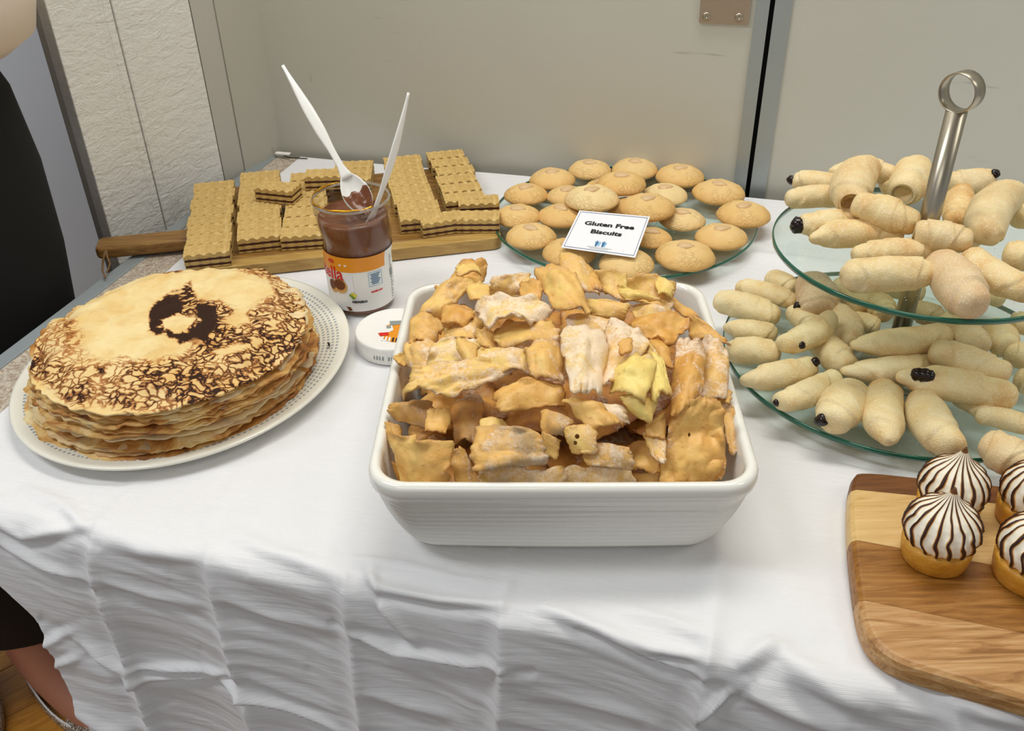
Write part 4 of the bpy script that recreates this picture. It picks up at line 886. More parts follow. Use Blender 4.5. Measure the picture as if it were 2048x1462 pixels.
for i in range(15):
    if i in (4, 9): continue
    a = tl-.62+i*.075; 
    for da, z in ((0, .006), (.04, .006), (.03+.02*(i % 2), .0105), (.01, .0105)): V.append(LC+np.array([.0422*math.cos(a+da), .0422*math.sin(a+da), z]))
    m_ = len(V)-4; F.append((m_, m_+1, m_+2, m_+3))
pobj('date_print', np.array(V), F, M['greyp'], lid)

# ------------------------------------------------------------------ cookie plate
GC = P(1247, 432, .0185); GZ = .0185; GR = .1675
gp = tag(empty('glass_plate', (GC[0], GC[1], T+.001)), 'round clear glass plate with green edge under the almond cookies', 'plate')
g0 = (GC[0], GC[1], T)
V, F = lathe([(.001, GZ-.003), (.16, GZ-.0032), (GR-.0012, GZ-.0026), (GR-.0012, GZ+.0012), (.16, GZ+.0005), (.001, GZ+.0005)], 128, g0); pobj('plate_disc', V, F, M['glass'], gp, True)
def ring(c, R, z0, z1, w=.0012, n=160):
    V, F = lathe([(R-w, z0), (R, z0+.0004), (R+.0003, (z0+z1)/2), (R, z1-.0004), (R-w, z1)], n, c); F = F[:-2]
    k = 4*n; F += [(k+i, k+(i+1) % n, (i+1) % n, i) for i in range(n)]; return V, F
V, F = ring(g0, GR, GZ-.0028, GZ+.0014); pobj('green_edge', V, F, M['edge'], gp, True)
V, F = lathe([(.066, .001), (.067, .001), (.067, .003), (.045, GZ-.003), (.043, GZ-.003), (.064, .003), (.066, .001)], 72, g0); pobj('glass_foot', V, F[:-2], M['glass'], gp, True)
def cookie_mesh(seed):
    n = 56; prof = [(.02, 0), (.75, .0), (.93, .04), (1.0, .16), (.985, .30), (.93, .46), (.84, .61), (.72, .75), (.58, .86), (.42, .94), (.25, .985), (.10, 1.0), (.005, 1.0)]; th = np.arange(n)*2*math.pi/n; V = []
    for r, z in prof:
        rr_ = r*(1+.02*fbm(np.cos(th)*1.5, np.sin(th)*1.5, seed, 2, seed)+.018*vnoise(np.cos(th)*4, np.sin(th)*4, z*4+seed, seed))
        zz = z + (.05*fbm(r*np.cos(th)*5, r*np.sin(th)*5, seed, 2, seed+8) if z > .3 else 0) - .14*math.exp(-(r/.16)**2)
        V += list(zip(rr_*np.cos(th), rr_*np.sin(th), zz*np.ones(n)))
    return np.array(V), grid_faces(n, len(prof), True)+[tuple(range(n))[::-1], tuple(range((len(prof)-1)*n, len(prof)*n))]
def almond_mesh():
    n = 20; V = []; N_ = 9
    for j in range(N_):
        ph = math.pi*(j/(N_-1)-.5); 
        for i in range(n):
            a = 2*math.pi*i/n; x = math.cos(ph)*math.cos(a); y = math.cos(ph)*math.sin(a); V.append((.0108*x, .0072*y*(1-.35*x), .0040*math.sin(ph)))
    return np.array(V), grid_faces(n, N_, True)+[tuple(range(n))[::-1], tuple(range((N_-1)*n, N_*n))]
CK = [  # px centre, px width, layer, tone, pale, label, almond angle
 (1105, 357, 92, 0, .5, 0, 'almond cookie at the back left of the glass plate', 10), (1180, 338, 86, 0, .4, .3, 'left one of the two rearmost almond cookies', -25), (1270, 337, 92, 0, .4, .3, 'right one of the two rearmost almond cookies', -30),
 (1360, 351, 98, 0, .6, 0, 'almond cookie at the back right by the door gap', 0), (1437, 384, 105, 0, .6, 0, 'almond cookie on the right, below the door gap strip', -35), (1487, 428, 108, 0, .8, 0, 'rightmost almond cookie overhanging the green glass edge', 20),
 (1443, 472, 105, 0, .5, 0, 'almond cookie with chipped almond at the front right', 5), (1370, 510, 120, 0, .6, 0, 'largest cracked almond cookie at the front right', -20), (1253, 525, 112, 0, .5, .3, 'frontmost cookie half hidden by the paper card', 0),
 (1138, 503, 108, 0, .8, 0, 'cookie under the front left corner of the card', 0), (1062, 471, 103, 0, .5, 0, 'cracked almond cookie at the front left', -40), (1036, 430, 93, 0, .6, 0, 'leftmost almond cookie beside the wafers', -15),
 (1052, 387, 89, 0, .7, 0, 'second almond cookie up the left edge', 20), (1135, 390, 84, 0, .5, .3, 'pale cookie mostly hidden behind the raised pale one', 20), (1330, 388, 92, 0, .1, .9, 'very pale almond cookie right of centre', 5),
 (1122, 430, 96, 0, .8, 0, 'darker cookie left of the card top', -50), (1365, 437, 92, 0, .2, .6, 'almond cookie right of the card behind the front row', -25), (1304, 473, 82, 0, .7, 0, 'cookie touching the right edge of the card', -30),
 (1205, 372, 70, 0, .6, 0, 'cookie tucked beneath the two raised ones at the back', 0), (1215, 470, 104, 0, .6, 0, 'cookie lying under the middle of the card', 0), (1260, 415, 90, 0, .6, 0, 'cookie hidden between the three raised cookies', 0),
 (1184, 396, 110, 1, .1, .8, 'raised pale almond cookie just above the card', 15), (1243, 366, 100, 1, .9, 0, 'raised golden almond cookie at the middle back', -15), (1295, 414, 113, 1, .9, 0, 'raised golden almond cookie right of the card top', 15)]
for i, (x, y, wpx, lay, tone, pale, lab_, aa) in enumerate(CK):
    zb_ = GZ+.0008+lay*.0165; c = P(x, y, zb_+.006); r = wpx/2*depth(c)/FPX; hh = .0165*(r/.031)
    tilt = 0
    V, F = cookie_mesh(50+i); V = V*[r, r, hh]; o = obj('almond_cookie', V, F, M['cookie']); o.location = (c[0], c[1], T+zb_); o.rotation_euler = (0, 0, random.uniform(0, 6)); o.color = (tone, pale, 0, 1)
    tag(o, lab_, 'cookie', 'almond cookies on the glass plate')
    V, F = almond_mesh(); al = obj('almond', V, F, M['almond']); al.parent = o; al.location = (0, 0, hh*.93); al.rotation_euler = (0, 0, math.radians(aa)-o.rotation_euler[2])
# card
cc = [P(1159, 421, .054), P(1300, 433.5, .054), P(1270.5, 515.5, .040), P(1122.5, 495, .040)]
nrmc = np.cross(cc[1]-cc[0], cc[0]-cc[3]); nrmc /= np.linalg.norm(nrmc)
def cmap(V2, off=0.): return np.array([cc[0]*(1-u)*(1-v)+cc[1]*u*(1-v)+cc[2]*u*v+cc[3]*(1-u)*v+nrmc*off for u, v in V2])
def crect(u0_, u1_, v0_, v1_): return [(u0_, v1_), (u1_, v1_), (u1_, v0_), (u0_, v0_)], [(0, 1, 2, 3)]
q_ = crect(0, 1, 0, 1)[0]; V = np.vstack([cmap(q_, .0002), cmap(q_, -.0002)])
card = obj('name_card', V, [(0, 1, 2, 3), (7, 6, 5, 4), (0, 4, 5, 1), (1, 5, 6, 2), (2, 6, 7, 3), (3, 7, 4, 0)], M['paper'], smooth=False, at=tuple(cc[3])); tag(card, 'small white card reading Gluten Free Biscuits lying on the cookies', 'card')
def cp(name, V2, F, mat, off=.0004): o = obj(name, cmap(V2, off), F, mat, smooth=False); o.parent = card; o.location = -Vector(cc[3]); return o
for a in ((.025, .975, .035, .045), (.025, .975, .955, .965), (.025, .031, .035, .965), (.969, .975, .035, .965)): cp('border_line', *crect(*a), M['navy'])
W_c = np.linalg.norm(cc[1]-cc[0]); H_c = np.linalg.norm(cc[3]-cc[0])
for s_, sz, u_, v_ in (('Gluten Free', .0102, .5, .36), ('Biscuits', .0102, .5, .555)):
    V, F = txt(s_, sz, .00042, 'CENTER', 1.18); cp('lettering', [(u_+x/W_c, v_-y/H_c) for x, y, _ in V], F, M['ink'])
for dx, mt in ((-.055, 'navy'), (-.02, 'sky'), (.035, 'navy'), (.06, 'sky')):   # raised hands emblem
    u_, v_ = .49+dx, .80; k_ = .85 if mt == 'sky' else 1
    sh = [(-.016, .06), (-.02, -.01), (-.034, -.045), (-.024, -.05), (-.012, -.02), (-.010, -.07), (-.001, -.07), (.002, -.025), (.010, -.066), (.018, -.062), (.014, -.02), (.028, -.035), (.032, -.026), (.018, .015), (.014, .06)]
    cp('hand_emblem', [(u_+a*k_*.8, v_+b*k_*1.1) for a, b in sh], [tuple(range(len(sh)))[::-1]], M[{'navy': 'blue', 'sky': 'sky'}[mt]], .0004 if mt == 'sky' else .0005)
for v_, a, b in ((.885, .33, .66), (.915, .37, .62)):
    for i in range(16): u_ = a+(b-a)*i/16; cp('tiny_print', *crect(u_, u_+(b-a)/16*.7, v_, v_+.012), M['greyp'])

# ------------------------------------------------------------------ cake stand
SC = H(.722, 1.453); ZL, ZU = .022, .137; RL, RU = .1655, .1325
cs = tag(empty('cake_stand', tuple(SC+[0, 0, .001])), 'two tier glass cake stand with steel pole and ring handle', 'cake stand')
for z, R in ((ZL, RL), (ZU, RU)):
    V, F = lathe([(.006, z-.005), (R-.001, z-.005), (R-.001, z), (.006, z)], 128, SC); F = F[:-2]; t_ = pobj('glass_tier', V, F, M['glass'], cs, True)
    for p_ in t_.data.polygons: p_.use_smooth = False
    V, F = ring(SC, R, z-.005, z+.0002); o = pobj('green_edge', V, F, M['edge'], t_, True); o.location = (0, 0, 0)
V, F = tube([SC+[0, 0, .003], SC+[0, 0, .277-.0158]], .0087, 28); pobj('pole', V, F, M['steel'], cs, True)
V, F = lathe([(.045, .001), (.046, .003), (.03, .006), (.012, .012), (.009, ZL-.005)], 48, SC); pobj('base', V, F, M['steel'], cs, True)
V, F = lathe([(.009, ZL), (.016, ZL), (.016, ZL+.003), (.009, ZL+.004)], 32, SC); pobj('collar', V, F, M['steel'], cs, True)
rc = SC+[0, 0, .277]; va = EYE-rc; va[2] = 0; va /= np.linalg.norm(va); ca_ = math.radians(28); ax = np.array([va[0]*math.cos(ca_)+va[1]*math.sin(ca_), -va[0]*math.sin(ca_)+va[1]*math.cos(ca_), 0]); bx_ = np.cross(ax, [0, 0, 1.])
V = []; n = 64
for r, d in ((.0165, -.0075), (.0165, .0075), (.0151, .0075), (.0151, -.0075)):
    for i in range(n): a = 2*math.pi*i/n; V.append(rc+ax*d+bx_*r*math.cos(a)+np.array([0, 0, 1.])*r*math.sin(a))
F = [(k_*n+i, k_*n+(i+1) % n, ((k_+1) % 4)*n+(i+1) % n, ((k_+1) % 4)*n+i) for k_ in range(4) for i in range(n)]
o = pobj('ring_handle', np.array(V), F, M['steel'], cs, True); bevel(o, .0005, 1)

# ------------------------------------------------------------------ sugared pastry rolls
def roll(i, p0, p1, wpx, z0, z1, tone, pink, lab_, tier, hole='', style=0, grp=None, jam=''):
    a3, b3 = P(*p0, z0), P(*p1, z1); c = (a3+b3)/2; L = np.linalg.norm(b3-a3); R = wpx/2*1.12*depth(c)/FPX; ax_ = (b3-a3)/L
    u_ = np.array([0, 0, 1.]); u_ = u_-ax_*np.dot(u_, ax_); u_ /= np.linalg.norm(u_); v_ = np.cross(u_, ax_); v_ *= -1
    rd = random.Random(i*7+3); w1 = rd.uniform(.45, .74); w2 = rd.uniform(.22, .42); ph = rd.uniform(0, 6.28); nt, n = 64, 36; th = np.arange(n)*2*math.pi/n
    ts = list(np.concatenate([np.linspace(-1, -.9, 7)[:-1], np.linspace(-.9, .9, nt-12), np.linspace(.9, 1, 7)[1:]]))
    bend = rd.uniform(-.10, .10)*L; endr = (.62, .62) if style != 1 else (.35, .62); V = []
    rows = []
    def prof(t):
        e = (1-abs(t)**11)**.5 if abs(t) < 1 else 0.
        core = .86*(1-.13*abs(t)**2.5)
        d1_ = w1+.15*np.sin(th+ph)+.05*np.sin(2*th+ph); d2_ = w2+.13*np.cos(th+ph*1.3)
        r = core + .115*ss(d1_-abs(t+.03), 0, .018) + (.06*ss(d2_-abs(t-.04), 0, .03) if i % 3 == 0 else .03*ss(d2_-abs(t), -.2, .4))
        r = r + .05*fbm(np.cos(th)*1.3+i, np.sin(th)*1.3, t*2.2, 3, i) + .02*np.cos(2*th+ph)
        if style == 1 and t < 0: r = r*(1-.42*ss(-t, .3, 1.))
        return R*r*max(e, .0)
    inner = style == 2
    if inner:   # open end seen as a spiral hollow
        for f, t in ((.05, -.72), (.22, -.74), (.38, -.82), (.46, -.93), (.56, -.985)): rows.append((R*f*.95*np.ones(n)*(1+.15*np.sin(th+ph)), t))
        ts = [t for t in ts if t > -.985]
    for t in ts: rows.append((prof(t), t))
    if inner: rows[5] = (np.maximum(rows[5][0], R*.66), rows[5][1])
    for r, t in rows:
        cc_ = c + ax_*t*L/2 + v_*bend*(1-t*t)
        V += [cc_+u_*r[k_]*math.sin(th[k_])*.93+v_*r[k_]*math.cos(th[k_]) for k_ in range(n)]
    V = np.array(V); F = grid_faces(n, len(rows), True)+[tuple(range(n))[::-1], tuple(range((len(rows)-1)*n, len(rows)*n))]
    lo = V[:, 2].min(); o = obj('pastry_roll', V, F, M['roll'], at=(c[0], c[1], lo)); o.color = (tone, pink, 0, 1)
    tag(o, lab_, 'pastry roll', grp or ('sugared pastry rolls on the upper glass tier' if tier else 'sugared pastry rolls on the lower glass tier'))
    for (t, side, sz) in jam if jam else ():      # dark filling blobs at (t along, angle deg round, size)
        if abs(t) >= 1: p = c+ax_*t*L/2*.97; rad = R*sz; V, F = blobm(p, rad, i)
        else:
            g = math.radians(side); k_ = int(round((g % (2*math.pi))/(2*math.pi)*n)) % n; rr_ = prof(t)[k_]; p = c+ax_*t*L/2+v_*bend*(1-t*t)+u_*rr_*.88*math.sin(g)+v_*rr_*.95*math.cos(g); V, F = blobm(p, R*sz, i)
        q_ = obj('jam_filling', V, F, M['jam']); q_.parent = o; q_.location = -o.location
    return o
def blobm(c, r, seed):
    n, N_ = 14, 9; V = []
    for j in range(N_):
        ph = math.pi*(j/(N_-1)-.5)
        for i in range(n): a = 2*math.pi*i/n; d = np.array([math.cos(ph)*math.cos(a), math.cos(ph)*math.sin(a), math.sin(ph)]); V.append(c+d*r*(1+.25*vnoise(d[0]*2, d[1]*2, d[2]*2+seed, seed)))
    return np.array(V), grid_faces(n, N_, True)+[tuple(range(n))[::-1], tuple(range((N_-1)*n, N_*n))]
u = ZU
RO = [  # p0, p1, width px, z0, z1, tone, pink, label, upper?, style, jam
 ((1596, 450), (1722, 440), 50, u+.013, u+.015, .5, 0, 'roll with dark jam end at the left of the upper tier', 1, 0, [(-1.02, 0, .62)]),
 ((1570, 398), (1700, 394), 44, u+.013, u+.013, .4, .1, 'leftmost roll of the upper tier with knobbly end', 1, 0, None),
 ((1584, 360), (1692, 372), 42, u+.014, u+.014, .45, .1, 'roll with dark tip at the back left of the upper tier', 1, 0, [(-1.03, 0, .42)]),
 ((1662, 350), (1712, 330), 36, u+.012, u+.014, .4, 0, 'small roll peeking behind the back left rolls', 1, 0, None),
 ((1702, 326), (1792, 352), 44, u+.030, u+.024, .3, .3, 'pinkish roll at the top back of the upper pile', 1, 0, [(-1.02, 0, .35)]),
 ((1618, 478), (1806, 470), 56, u+.0125, u+.0125, .6, 0, 'long yellow roll with pointed left end on the upper tier', 1, 1, None),
 ((1703, 510), (1866, 500), 48, u+.0125, u+.0125, .6, .1, 'roll directly behind the front roll of the upper tier', 1, 0, None),
 ((1682, 552), (1866, 546), 70, u+.0145, u+.0145, .5, .05, 'front roll with ragged left end over the green edge', 1, 0, None),
 ((1706, 412), (1742, 330), 74, u+.031, u+.036, .55, .2, 'roll standing tilted at the top left of the upper pile', 1, 2, None),
 ((1704, 404), (1838, 450), 62, u+.036, u+.026, .6, 0, 'roll lying diagonally across the upper pile', 1, 0, None),
 ((1806, 388), (1838, 330), 70, u+.026, u+.030, .4, .05, 'roll with open spiral end facing out left of the pole', 1, 2, None),
 ((1780, 345), (1812, 400), 40, u+.014, u+.014, .45, .1, 'shaded roll between the standing roll and spiral end roll', 1, 0, None),
 ((1826, 462), (1946, 484), 60, u+.026, u+.024, .5, .25, 'roll with curled left end in front of the pole', 1, 2, None),
 ((1876, 518), (1950, 618), 84, u+.016, u+.0135, .5, .75, 'thick pinkish roll jutting over the front green edge', 1, 0, None),
 ((1932, 508), (2070, 590), 62, u+.014, u+.014, .6, .1, 'roll on the upper tier right of the thick pinkish one', 1, 0, None),
 ((1916, 452), (1926, 378), 52, u+.014, u+.020, .85, 0, 'toasted roll standing just right of the pole', 1, 0, None),
 ((1972, 474), (2030, 378), 74, u+.026, u+.030, .4, .15, 'large bent roll at the right of the upper pile', 1, 0, None),
 ((1890, 366), (1988, 358), 52, u+.014, u+.016, .4, .25, 'roll behind the pole with dark jam at its far end', 1, 0, [(.82, 60, .35)]),
 ((2008, 500), (2080, 520), 52, u+.014, u+.014, .6, 0, 'roll at the right frame edge of the upper tier', 1, 0, None),
 ((1900, 492), (1960, 470), 36, u+.012, u+.012, .4, .1, 'small roll under the curled one on the upper tier', 1, 0, None),
 ((2035, 440), (2090, 400), 60, u+.014, u+.016, .5, .1, 'roll behind the large bent one at the far right', 1, 0, None),
 ((1428, 598), (1560, 636), 50, ZL+.016, ZL+.014, .35, 0, 'pale roll nearest the dish back right corner', 0, 0, None),
 ((1472, 572), (1596, 606), 42, ZL+.014, ZL+.016, .5, 0, 'second roll from the back left of the lower tier', 0, 0, None),
 ((1536, 552), (1592, 580), 42, ZL+.014, ZL+.014, .45, 0, 'short roll at the very back left of the lower tier', 0, 0, None),
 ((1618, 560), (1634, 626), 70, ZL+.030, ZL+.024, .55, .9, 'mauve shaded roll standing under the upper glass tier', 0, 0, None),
 ((1446, 654), (1556, 668), 44, ZL+.013, ZL+.013, .4, 0, 'pale roll against the dish right rim', 0, 1, None),
 ((1452, 702), (1562, 706), 52, ZL+.013, ZL+.013, .35, .05, 'roll below the pale one against the dish rim', 0, 0, None),
 ((1558, 692), (1666, 632), 50, ZL+.030, ZL+.036, .45, 0, 'raised roll with a small jam hole near its left end', 0, 0, [(-.62, 10, .26)]),
 ((1480, 762), (1632, 730), 54, ZL+.013, ZL+.013, .4, .1, 'tapered roll at the left edge of the lower tier', 0, 1, [(.86, 65, .32)]),
 ((1552, 806), (1676, 752), 54, ZL+.013, ZL+.013, .35, 0, 'roll pointing down left at the lower front edge', 0, 0, [(-1.0, 0, .25)]),
 ((1660, 848), (1712, 776), 78, ZL+.015, ZL+.015, .35, 0, 'short plump roll, first in the front row', 0, 0, [(-.96, 180, .3)]),
 ((1778, 886), (1770, 772), 74, ZL+.0145, ZL+.0145, .45, .05, 'upright roll with folded lower end, second in the front row', 0, 1, None),
 ((1912, 902), (1842, 790), 76, ZL+.0145, ZL+.0145, .35, .05, 'long roll with capped end, third in the front row', 0, 0, None),
 ((1680, 742), (1868, 724), 54, ZL+.020, ZL+.018, .35, .25, 'pointed roll with a round jam spot in the middle', 0, 1, [(-.25, -28, .24)]),
 ((1636, 676), (1702, 738), 58, ZL+.016, ZL+.015, .5, .05, 'short roll with cap under the raised jam hole roll', 0, 0, None),
 ((1700, 690), (1902, 668), 56, ZL+.034, ZL+.034, .5, .1, 'long pale roll lying on top in the lower pile', 0, 1, None),
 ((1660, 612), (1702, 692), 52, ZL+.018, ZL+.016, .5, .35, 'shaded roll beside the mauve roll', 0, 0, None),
 ((1790, 752), (2036, 796), 66, ZL+.028, ZL+.026, .45, 0, 'longest roll with glossy jam on its left end', 0, 1, [(-.66, 60, .36), (-.48, 55, .34), (-.56, 58, .38)]),
 ((1858, 698), (2022, 752), 64, ZL+.036, ZL+.034, .45, .3, 'roll lying above the longest roll', 0, 0, None),
 ((1968, 878), (2070, 936), 74, ZL+.0145, ZL+.0145, .5, .35, 'roll at the lower right leaning off the glass edge', 0, 0, None),
 ((1950, 826), (2070, 856), 42, ZL+.012, ZL+.012, .35, 0, 'roll tucked beneath the longest roll', 0, 0, None),
 ((1676, 566), (1724, 622), 54, ZL+.022, ZL+.020, .6, .1, 'roll seen through the upper glass left of the pole', 0, 0, None),
 ((1738, 596), (1770, 632), 50, ZL+.022, ZL+.022, .6, .2, 'short roll beside the pole on the lower tier', 0, 0, None),
 ((1820, 616), (1888, 640), 46, ZL+.020, ZL+.020, .6, .4, 'roll right of the pole under the upper edge', 0, 0, None),
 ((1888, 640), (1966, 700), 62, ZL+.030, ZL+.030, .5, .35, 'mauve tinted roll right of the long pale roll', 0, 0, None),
 ((1984, 650), (2014, 700), 56, ZL+.026, ZL+.026, .5, .1, 'short roll under the upper edge at the right', 0, 0, None),
 ((2020, 640), (2090, 650), 44, ZL+.030, ZL+.030, .45, 0, 'upper one of the rolls at the right frame edge', 0, 0, None),
 ((2008, 700), (2090, 722), 52, ZL+.022, ZL+.022, .45, .1, 'middle one of the rolls at the right frame edge', 0, 0, None),
 ((2030, 752), (2100, 780), 50, ZL+.016, ZL+.016, .45, .1, 'lower one of the rolls at the right frame edge', 0, 0, None),
 ((1700, 640), (1760, 655), 40, ZL+.013, ZL+.013, .5, .1, 'shaded roll low in the middle of the lower pile', 0, 0, None),
 ((1580, 620), (1640, 660), 44, ZL+.013, ZL+.013, .5, .1, 'shaded roll under the raised jam hole roll', 0, 0, [(-.5, 90, .4)]),
 ((1900, 780), (1990, 830), 50, ZL+.012, ZL+.012, .4, 0, 'buried roll between longest roll and front row', 0, 0, None),
 ((1730, 560), (1850, 590), 50, ZL+.016, ZL+.016, .5, .1, 'roll at the back of the lower tier behind the pole', 0, 0, None),
 ((1900, 560), (2010, 600), 50, ZL+.016, ZL+.016, .5, .1, 'roll at the back right of the lower tier under the glass', 0, 0, None)]
for i, (p0, p1, wpx, z0, z1, tone, pink, lab_, tier, style, jam) in enumerate(RO): roll(i, p0, p1, wpx, z0, z1, tone, pink, lab_, tier, style=style, jam=jam)
# sugar grains on both tiers
V = []; F = []
for z, R, n_g in ((ZU+.0006, RU, 520), (ZL+.0006, RL, 700)):
    for i in range(n_g):
        a = random.uniform(0, 6.283); r = R*math.sqrt(random.random())*.985; s_ = random.uniform(.00025, .0006); c = SC+np.array([r*math.cos(a), r*math.sin(a), z]); k_ = len(V)
        V += [c+[s_, 0, 0], c+[-s_*.5, s_*.8, 0], c+[-s_*.5, -s_*.8, 0], c+[0, 0, s_*1.3]]; F += [(k_, k_+1, k_+3), (k_+1, k_+2, k_+3), (k_+2, k_, k_+3), (k_+2, k_+1, k_)]
tag(obj('sugar_grains', np.array(V), F, M['sugar'], smooth=False), 'loose sugar grains scattered on the glass tiers', 'sugar', kind='stuff')

# ------------------------------------------------------------------ tart board
BZ = .020
outl = [(1718, 937), (1841, 950), (1960, 961), (2048, 972), (2200, 990)]
left = [(1699, 975), (1697, 1020), (1700, 1080), (1706, 1140), (1714, 1200), (1722, 1240), (1738, 1278), (1762, 1303), (1800, 1326)]
bot = [(1860, 1345), (1950, 1370), (2048, 1398), (2260, 1462)]
poly = [P(*p, BZ) for p in outl] + [P(*(2420, 1300), BZ)] + [P(*p, BZ) for p in bot[::-1]] + [P(*p, BZ) for p in left[::-1]] + [P(1704, 950, BZ)]
poly = np.array([p[:2] for p in poly])
def smooth_poly(p, it=2):
    for _ in range(it):
        q = np.roll(p, -1, 0); p = np.stack([.75*p+.25*q, .25*p+.75*q], 1).reshape(-1, 2)
    return p
poly = smooth_poly(poly)
area_ = .5*np.sum(poly[:, 0]*np.roll(poly[:, 1], -1)-np.roll(poly[:, 0], -1)*poly[:, 1])
if area_ < 0: poly = poly[::-1]
tng = np.roll(poly, -1, 0)-np.roll(poly, 1, 0); tng /= np.linalg.norm(tng, axis=1, keepdims=True); nin = np.stack([-tng[:, 1], tng[:, 0]], 1)
loops = [(.006, .0012), (.002, .002), (0, .005), (0, .013), (.0015, .0175), (.0045, .0197), (.0065, .020)]; V = []; m_ = len(poly)
for off, z in loops: V += [(*(p+n_*off), T+z) for p, n_ in zip(poly, nin)]
F = grid_faces(m_, len(loops), True)+[tuple(range(m_))[::-1], tuple(range((len(loops)-1)*m_, len(loops)*m_))]
base_me = bpy.data.meshes.new('b'); base_me.from_pydata([tuple(v) for v in V], [], F)
tb2 = tag(empty('tart_board', tuple(poly.mean(0))+(T+.001,)), 'striped acacia board with rounded corner under the meringue tarts', 'serving board')
lines = [((1700, 978), (1841, 992)), ((1701, 1078), (1980, 1129)), ((1717, 1198), (2048, 1266))]
pl = []
for a, b in lines:
    A1, B1 = P(*a, BZ), P(*b, BZ); d = (B1-A1)[:2]; d /= np.linalg.norm(d); pl.append((A1[:2], np.array([-d[1], d[0]])))   # normal points away
for i in range(4):
    bm = bmesh.new(); bm.from_mesh(base_me)
    def cut(pn, keep_above):
        p_, n_ = pn; nn = n_ if keep_above else -n_
        geo = bm.verts[:]+bm.edges[:]+bm.faces[:]
        r_ = bmesh.ops.bisect_plane(bm, geom=geo, plane_co=(p_[0]+nn[0]*.00012, p_[1]+nn[1]*.00012, 0), plane_no=(nn[0], nn[1], 0), clear_inner=True)
        bmesh.ops.holes_fill(bm, edges=[e for e in bm.edges if e.is_boundary])
    if i > 0: cut(pl[i-1], False)
    if i < 3: cut(pl[i], True)
    me = bpy.data.meshes.new('wood_strip'); bm.to_mesh(me); bm.free(); me.materials.append(M['strip%d' % i])
    o = bpy.data.objects.new('wood_strip', me); scn.collection.objects.link(o); o.parent = tb2; o.location = -parent_world(tb2)
    o['label'] = ['dark brown strip', 'pale cream strip', 'warm brown strip', 'light streaked strip'][i]

# ------------------------------------------------------------------ meringue tarts
def tart(cpx, rcr, tippx, seed, lab_, rm):
    c = P(*cpx, BZ+.004); c[2] = T+BZ; t = tag(empty('meringue_tart', tuple(c)), lab_, 'tart', 'meringue tarts on the striped board')
    n = 56; th = np.arange(n)*2*math.pi/n; V = []
    for r, z in ((.02, .0), (.86, 0), (.93, .002), (.97, .008), (1., .014), (1.01, .0175), (.97, .0195), (.8, .0195), (.02, .0195)):
        rr_ = r*rcr*(1+.012*fbm(np.cos(th)*2, np.sin(th)*2, seed+z*40, 2, seed)); V += list(zip(c[0]+rr_*np.cos(th), c[1]+rr_*np.sin(th), c[2]+z*np.ones(n)))
    pobj('crust', np.array(V), grid_faces(n, 9, True)+[tuple(range(n))[::-1], tuple(range(8*n, 9*n))], M['crust'], t, True)
    n = 320; th = np.arange(n)*2*math.pi/n; prof = [(.80, -.001), (.93, .0005), (1., .004), (1.04, .0085), (1.03, .0135), (.97, .0185), (.86, .0235), (.72, .0275), (.56, .0305), (.40, .0335), (.27, .0368), (.17, .0402), (.09, .0438), (.03, .0475)]
    pz = np.array(prof); tt = np.linspace(0, 1, 60); L_ = np.r_[0, np.cumsum(np.hypot(np.diff(pz[:, 0]*rm), np.diff(pz[:, 1])))]; L_ /= L_[-1]; rr0 = np.interp(tt, L_, pz[:, 0]); zz0 = np.interp(tt, L_, pz[:, 1])
    V = []; A = []; nrb = 17
    for r, z, t_ in zip(rr0, zz0, tt):
        wob_ = .55*(1-t_)*vnoise(t_*9, np.cos(th)*3, np.sin(th)*3, seed) + .30*np.sin(t_*16+seed)*ss(1-t_, .45, .9)
        phs = nrb*th + 2.8*(t_+.15)*1.6 + wob_*3.4 + seed; rib = np.abs(np.sin(phs/2)); ridge = 1-rib     # sharp crest
        rr_ = rm*r*(1+.13*(ridge**1.3-.4)*ss(r, .0, .35)); V += list(zip(c[0]+rr_*np.cos(th), c[1]+rr_*np.sin(th), c[2]+.0195+z*np.ones(n)-.0*th))
        wdth = .10+.05*fbm(np.cos(th)*3, np.sin(th)*3, t_*6, 2, seed)
        a = np.exp(-(rib/ (wdth*3.7))**2)*1.0 + .42*np.exp(-(rib/.50)**2)*(.5+.5*ss(zz0.max()-z, .0, .03)) + .10*ss(1-t_, .5, 1)*vnoise(th*8, t_*9, 0, seed)
        if t_ > .92: a = a*.3+.65
        A += list(a)
    m2 = pobj('toasted_meringue', np.array(V), grid_faces(n, 60, True)+[tuple(range(n))[::-1], tuple(range(59*n, 60*n))], M['toast'], t, True)
    at = m2.data.attributes.new('toast', 'FLOAT', 'POINT'); at.data.foreach_set('value', np.array(A, np.float32))
tart((1868, 1106), .0245, None, 3, 'front left meringue tart with a tall burnt tip', .0245)
tart((1891, 1022), .0230, None, 9, 'rear left meringue tart behind the tall tipped one', .0235)
tart((2056, 1034), .0245, None, 14, 'rear right meringue tart cut by the frame edge', .0240)
tart((2060, 1146), .0265, None, 21, 'front right meringue tart cut by the frame edge', .0255)

# ------------------------------------------------------------------ scrap near the corner
c = P(566, 309, .002); V, F = box(-.012, .012, -.004, .004, 0, .003, lambda V: V*[1, 1, 1]+[0, 0, 0]); V = np.array([c+v[0]*wdir+v[1]*wn+[0, 0, v[2]] for v in V])
tag(bevel(obj('paper_scrap', V, F, M['white'], smooth=False, at=tuple(c)), .001), 'tiny white scrap at the back left table corner', 'scrap')
c2 = P(583, 314, .0005); V, F = tube([c2+wdir*(-.012)+[0, 0, .001], c2+[0, 0, .001]-wn*.006, c2+wdir*.028+[0, 0, .001]-wn*.003], .0008, 6); tag(obj('black_cord', V, F, M['black'], at=tuple(c2)), 'thin black cord end beside the white scrap', 'cord')

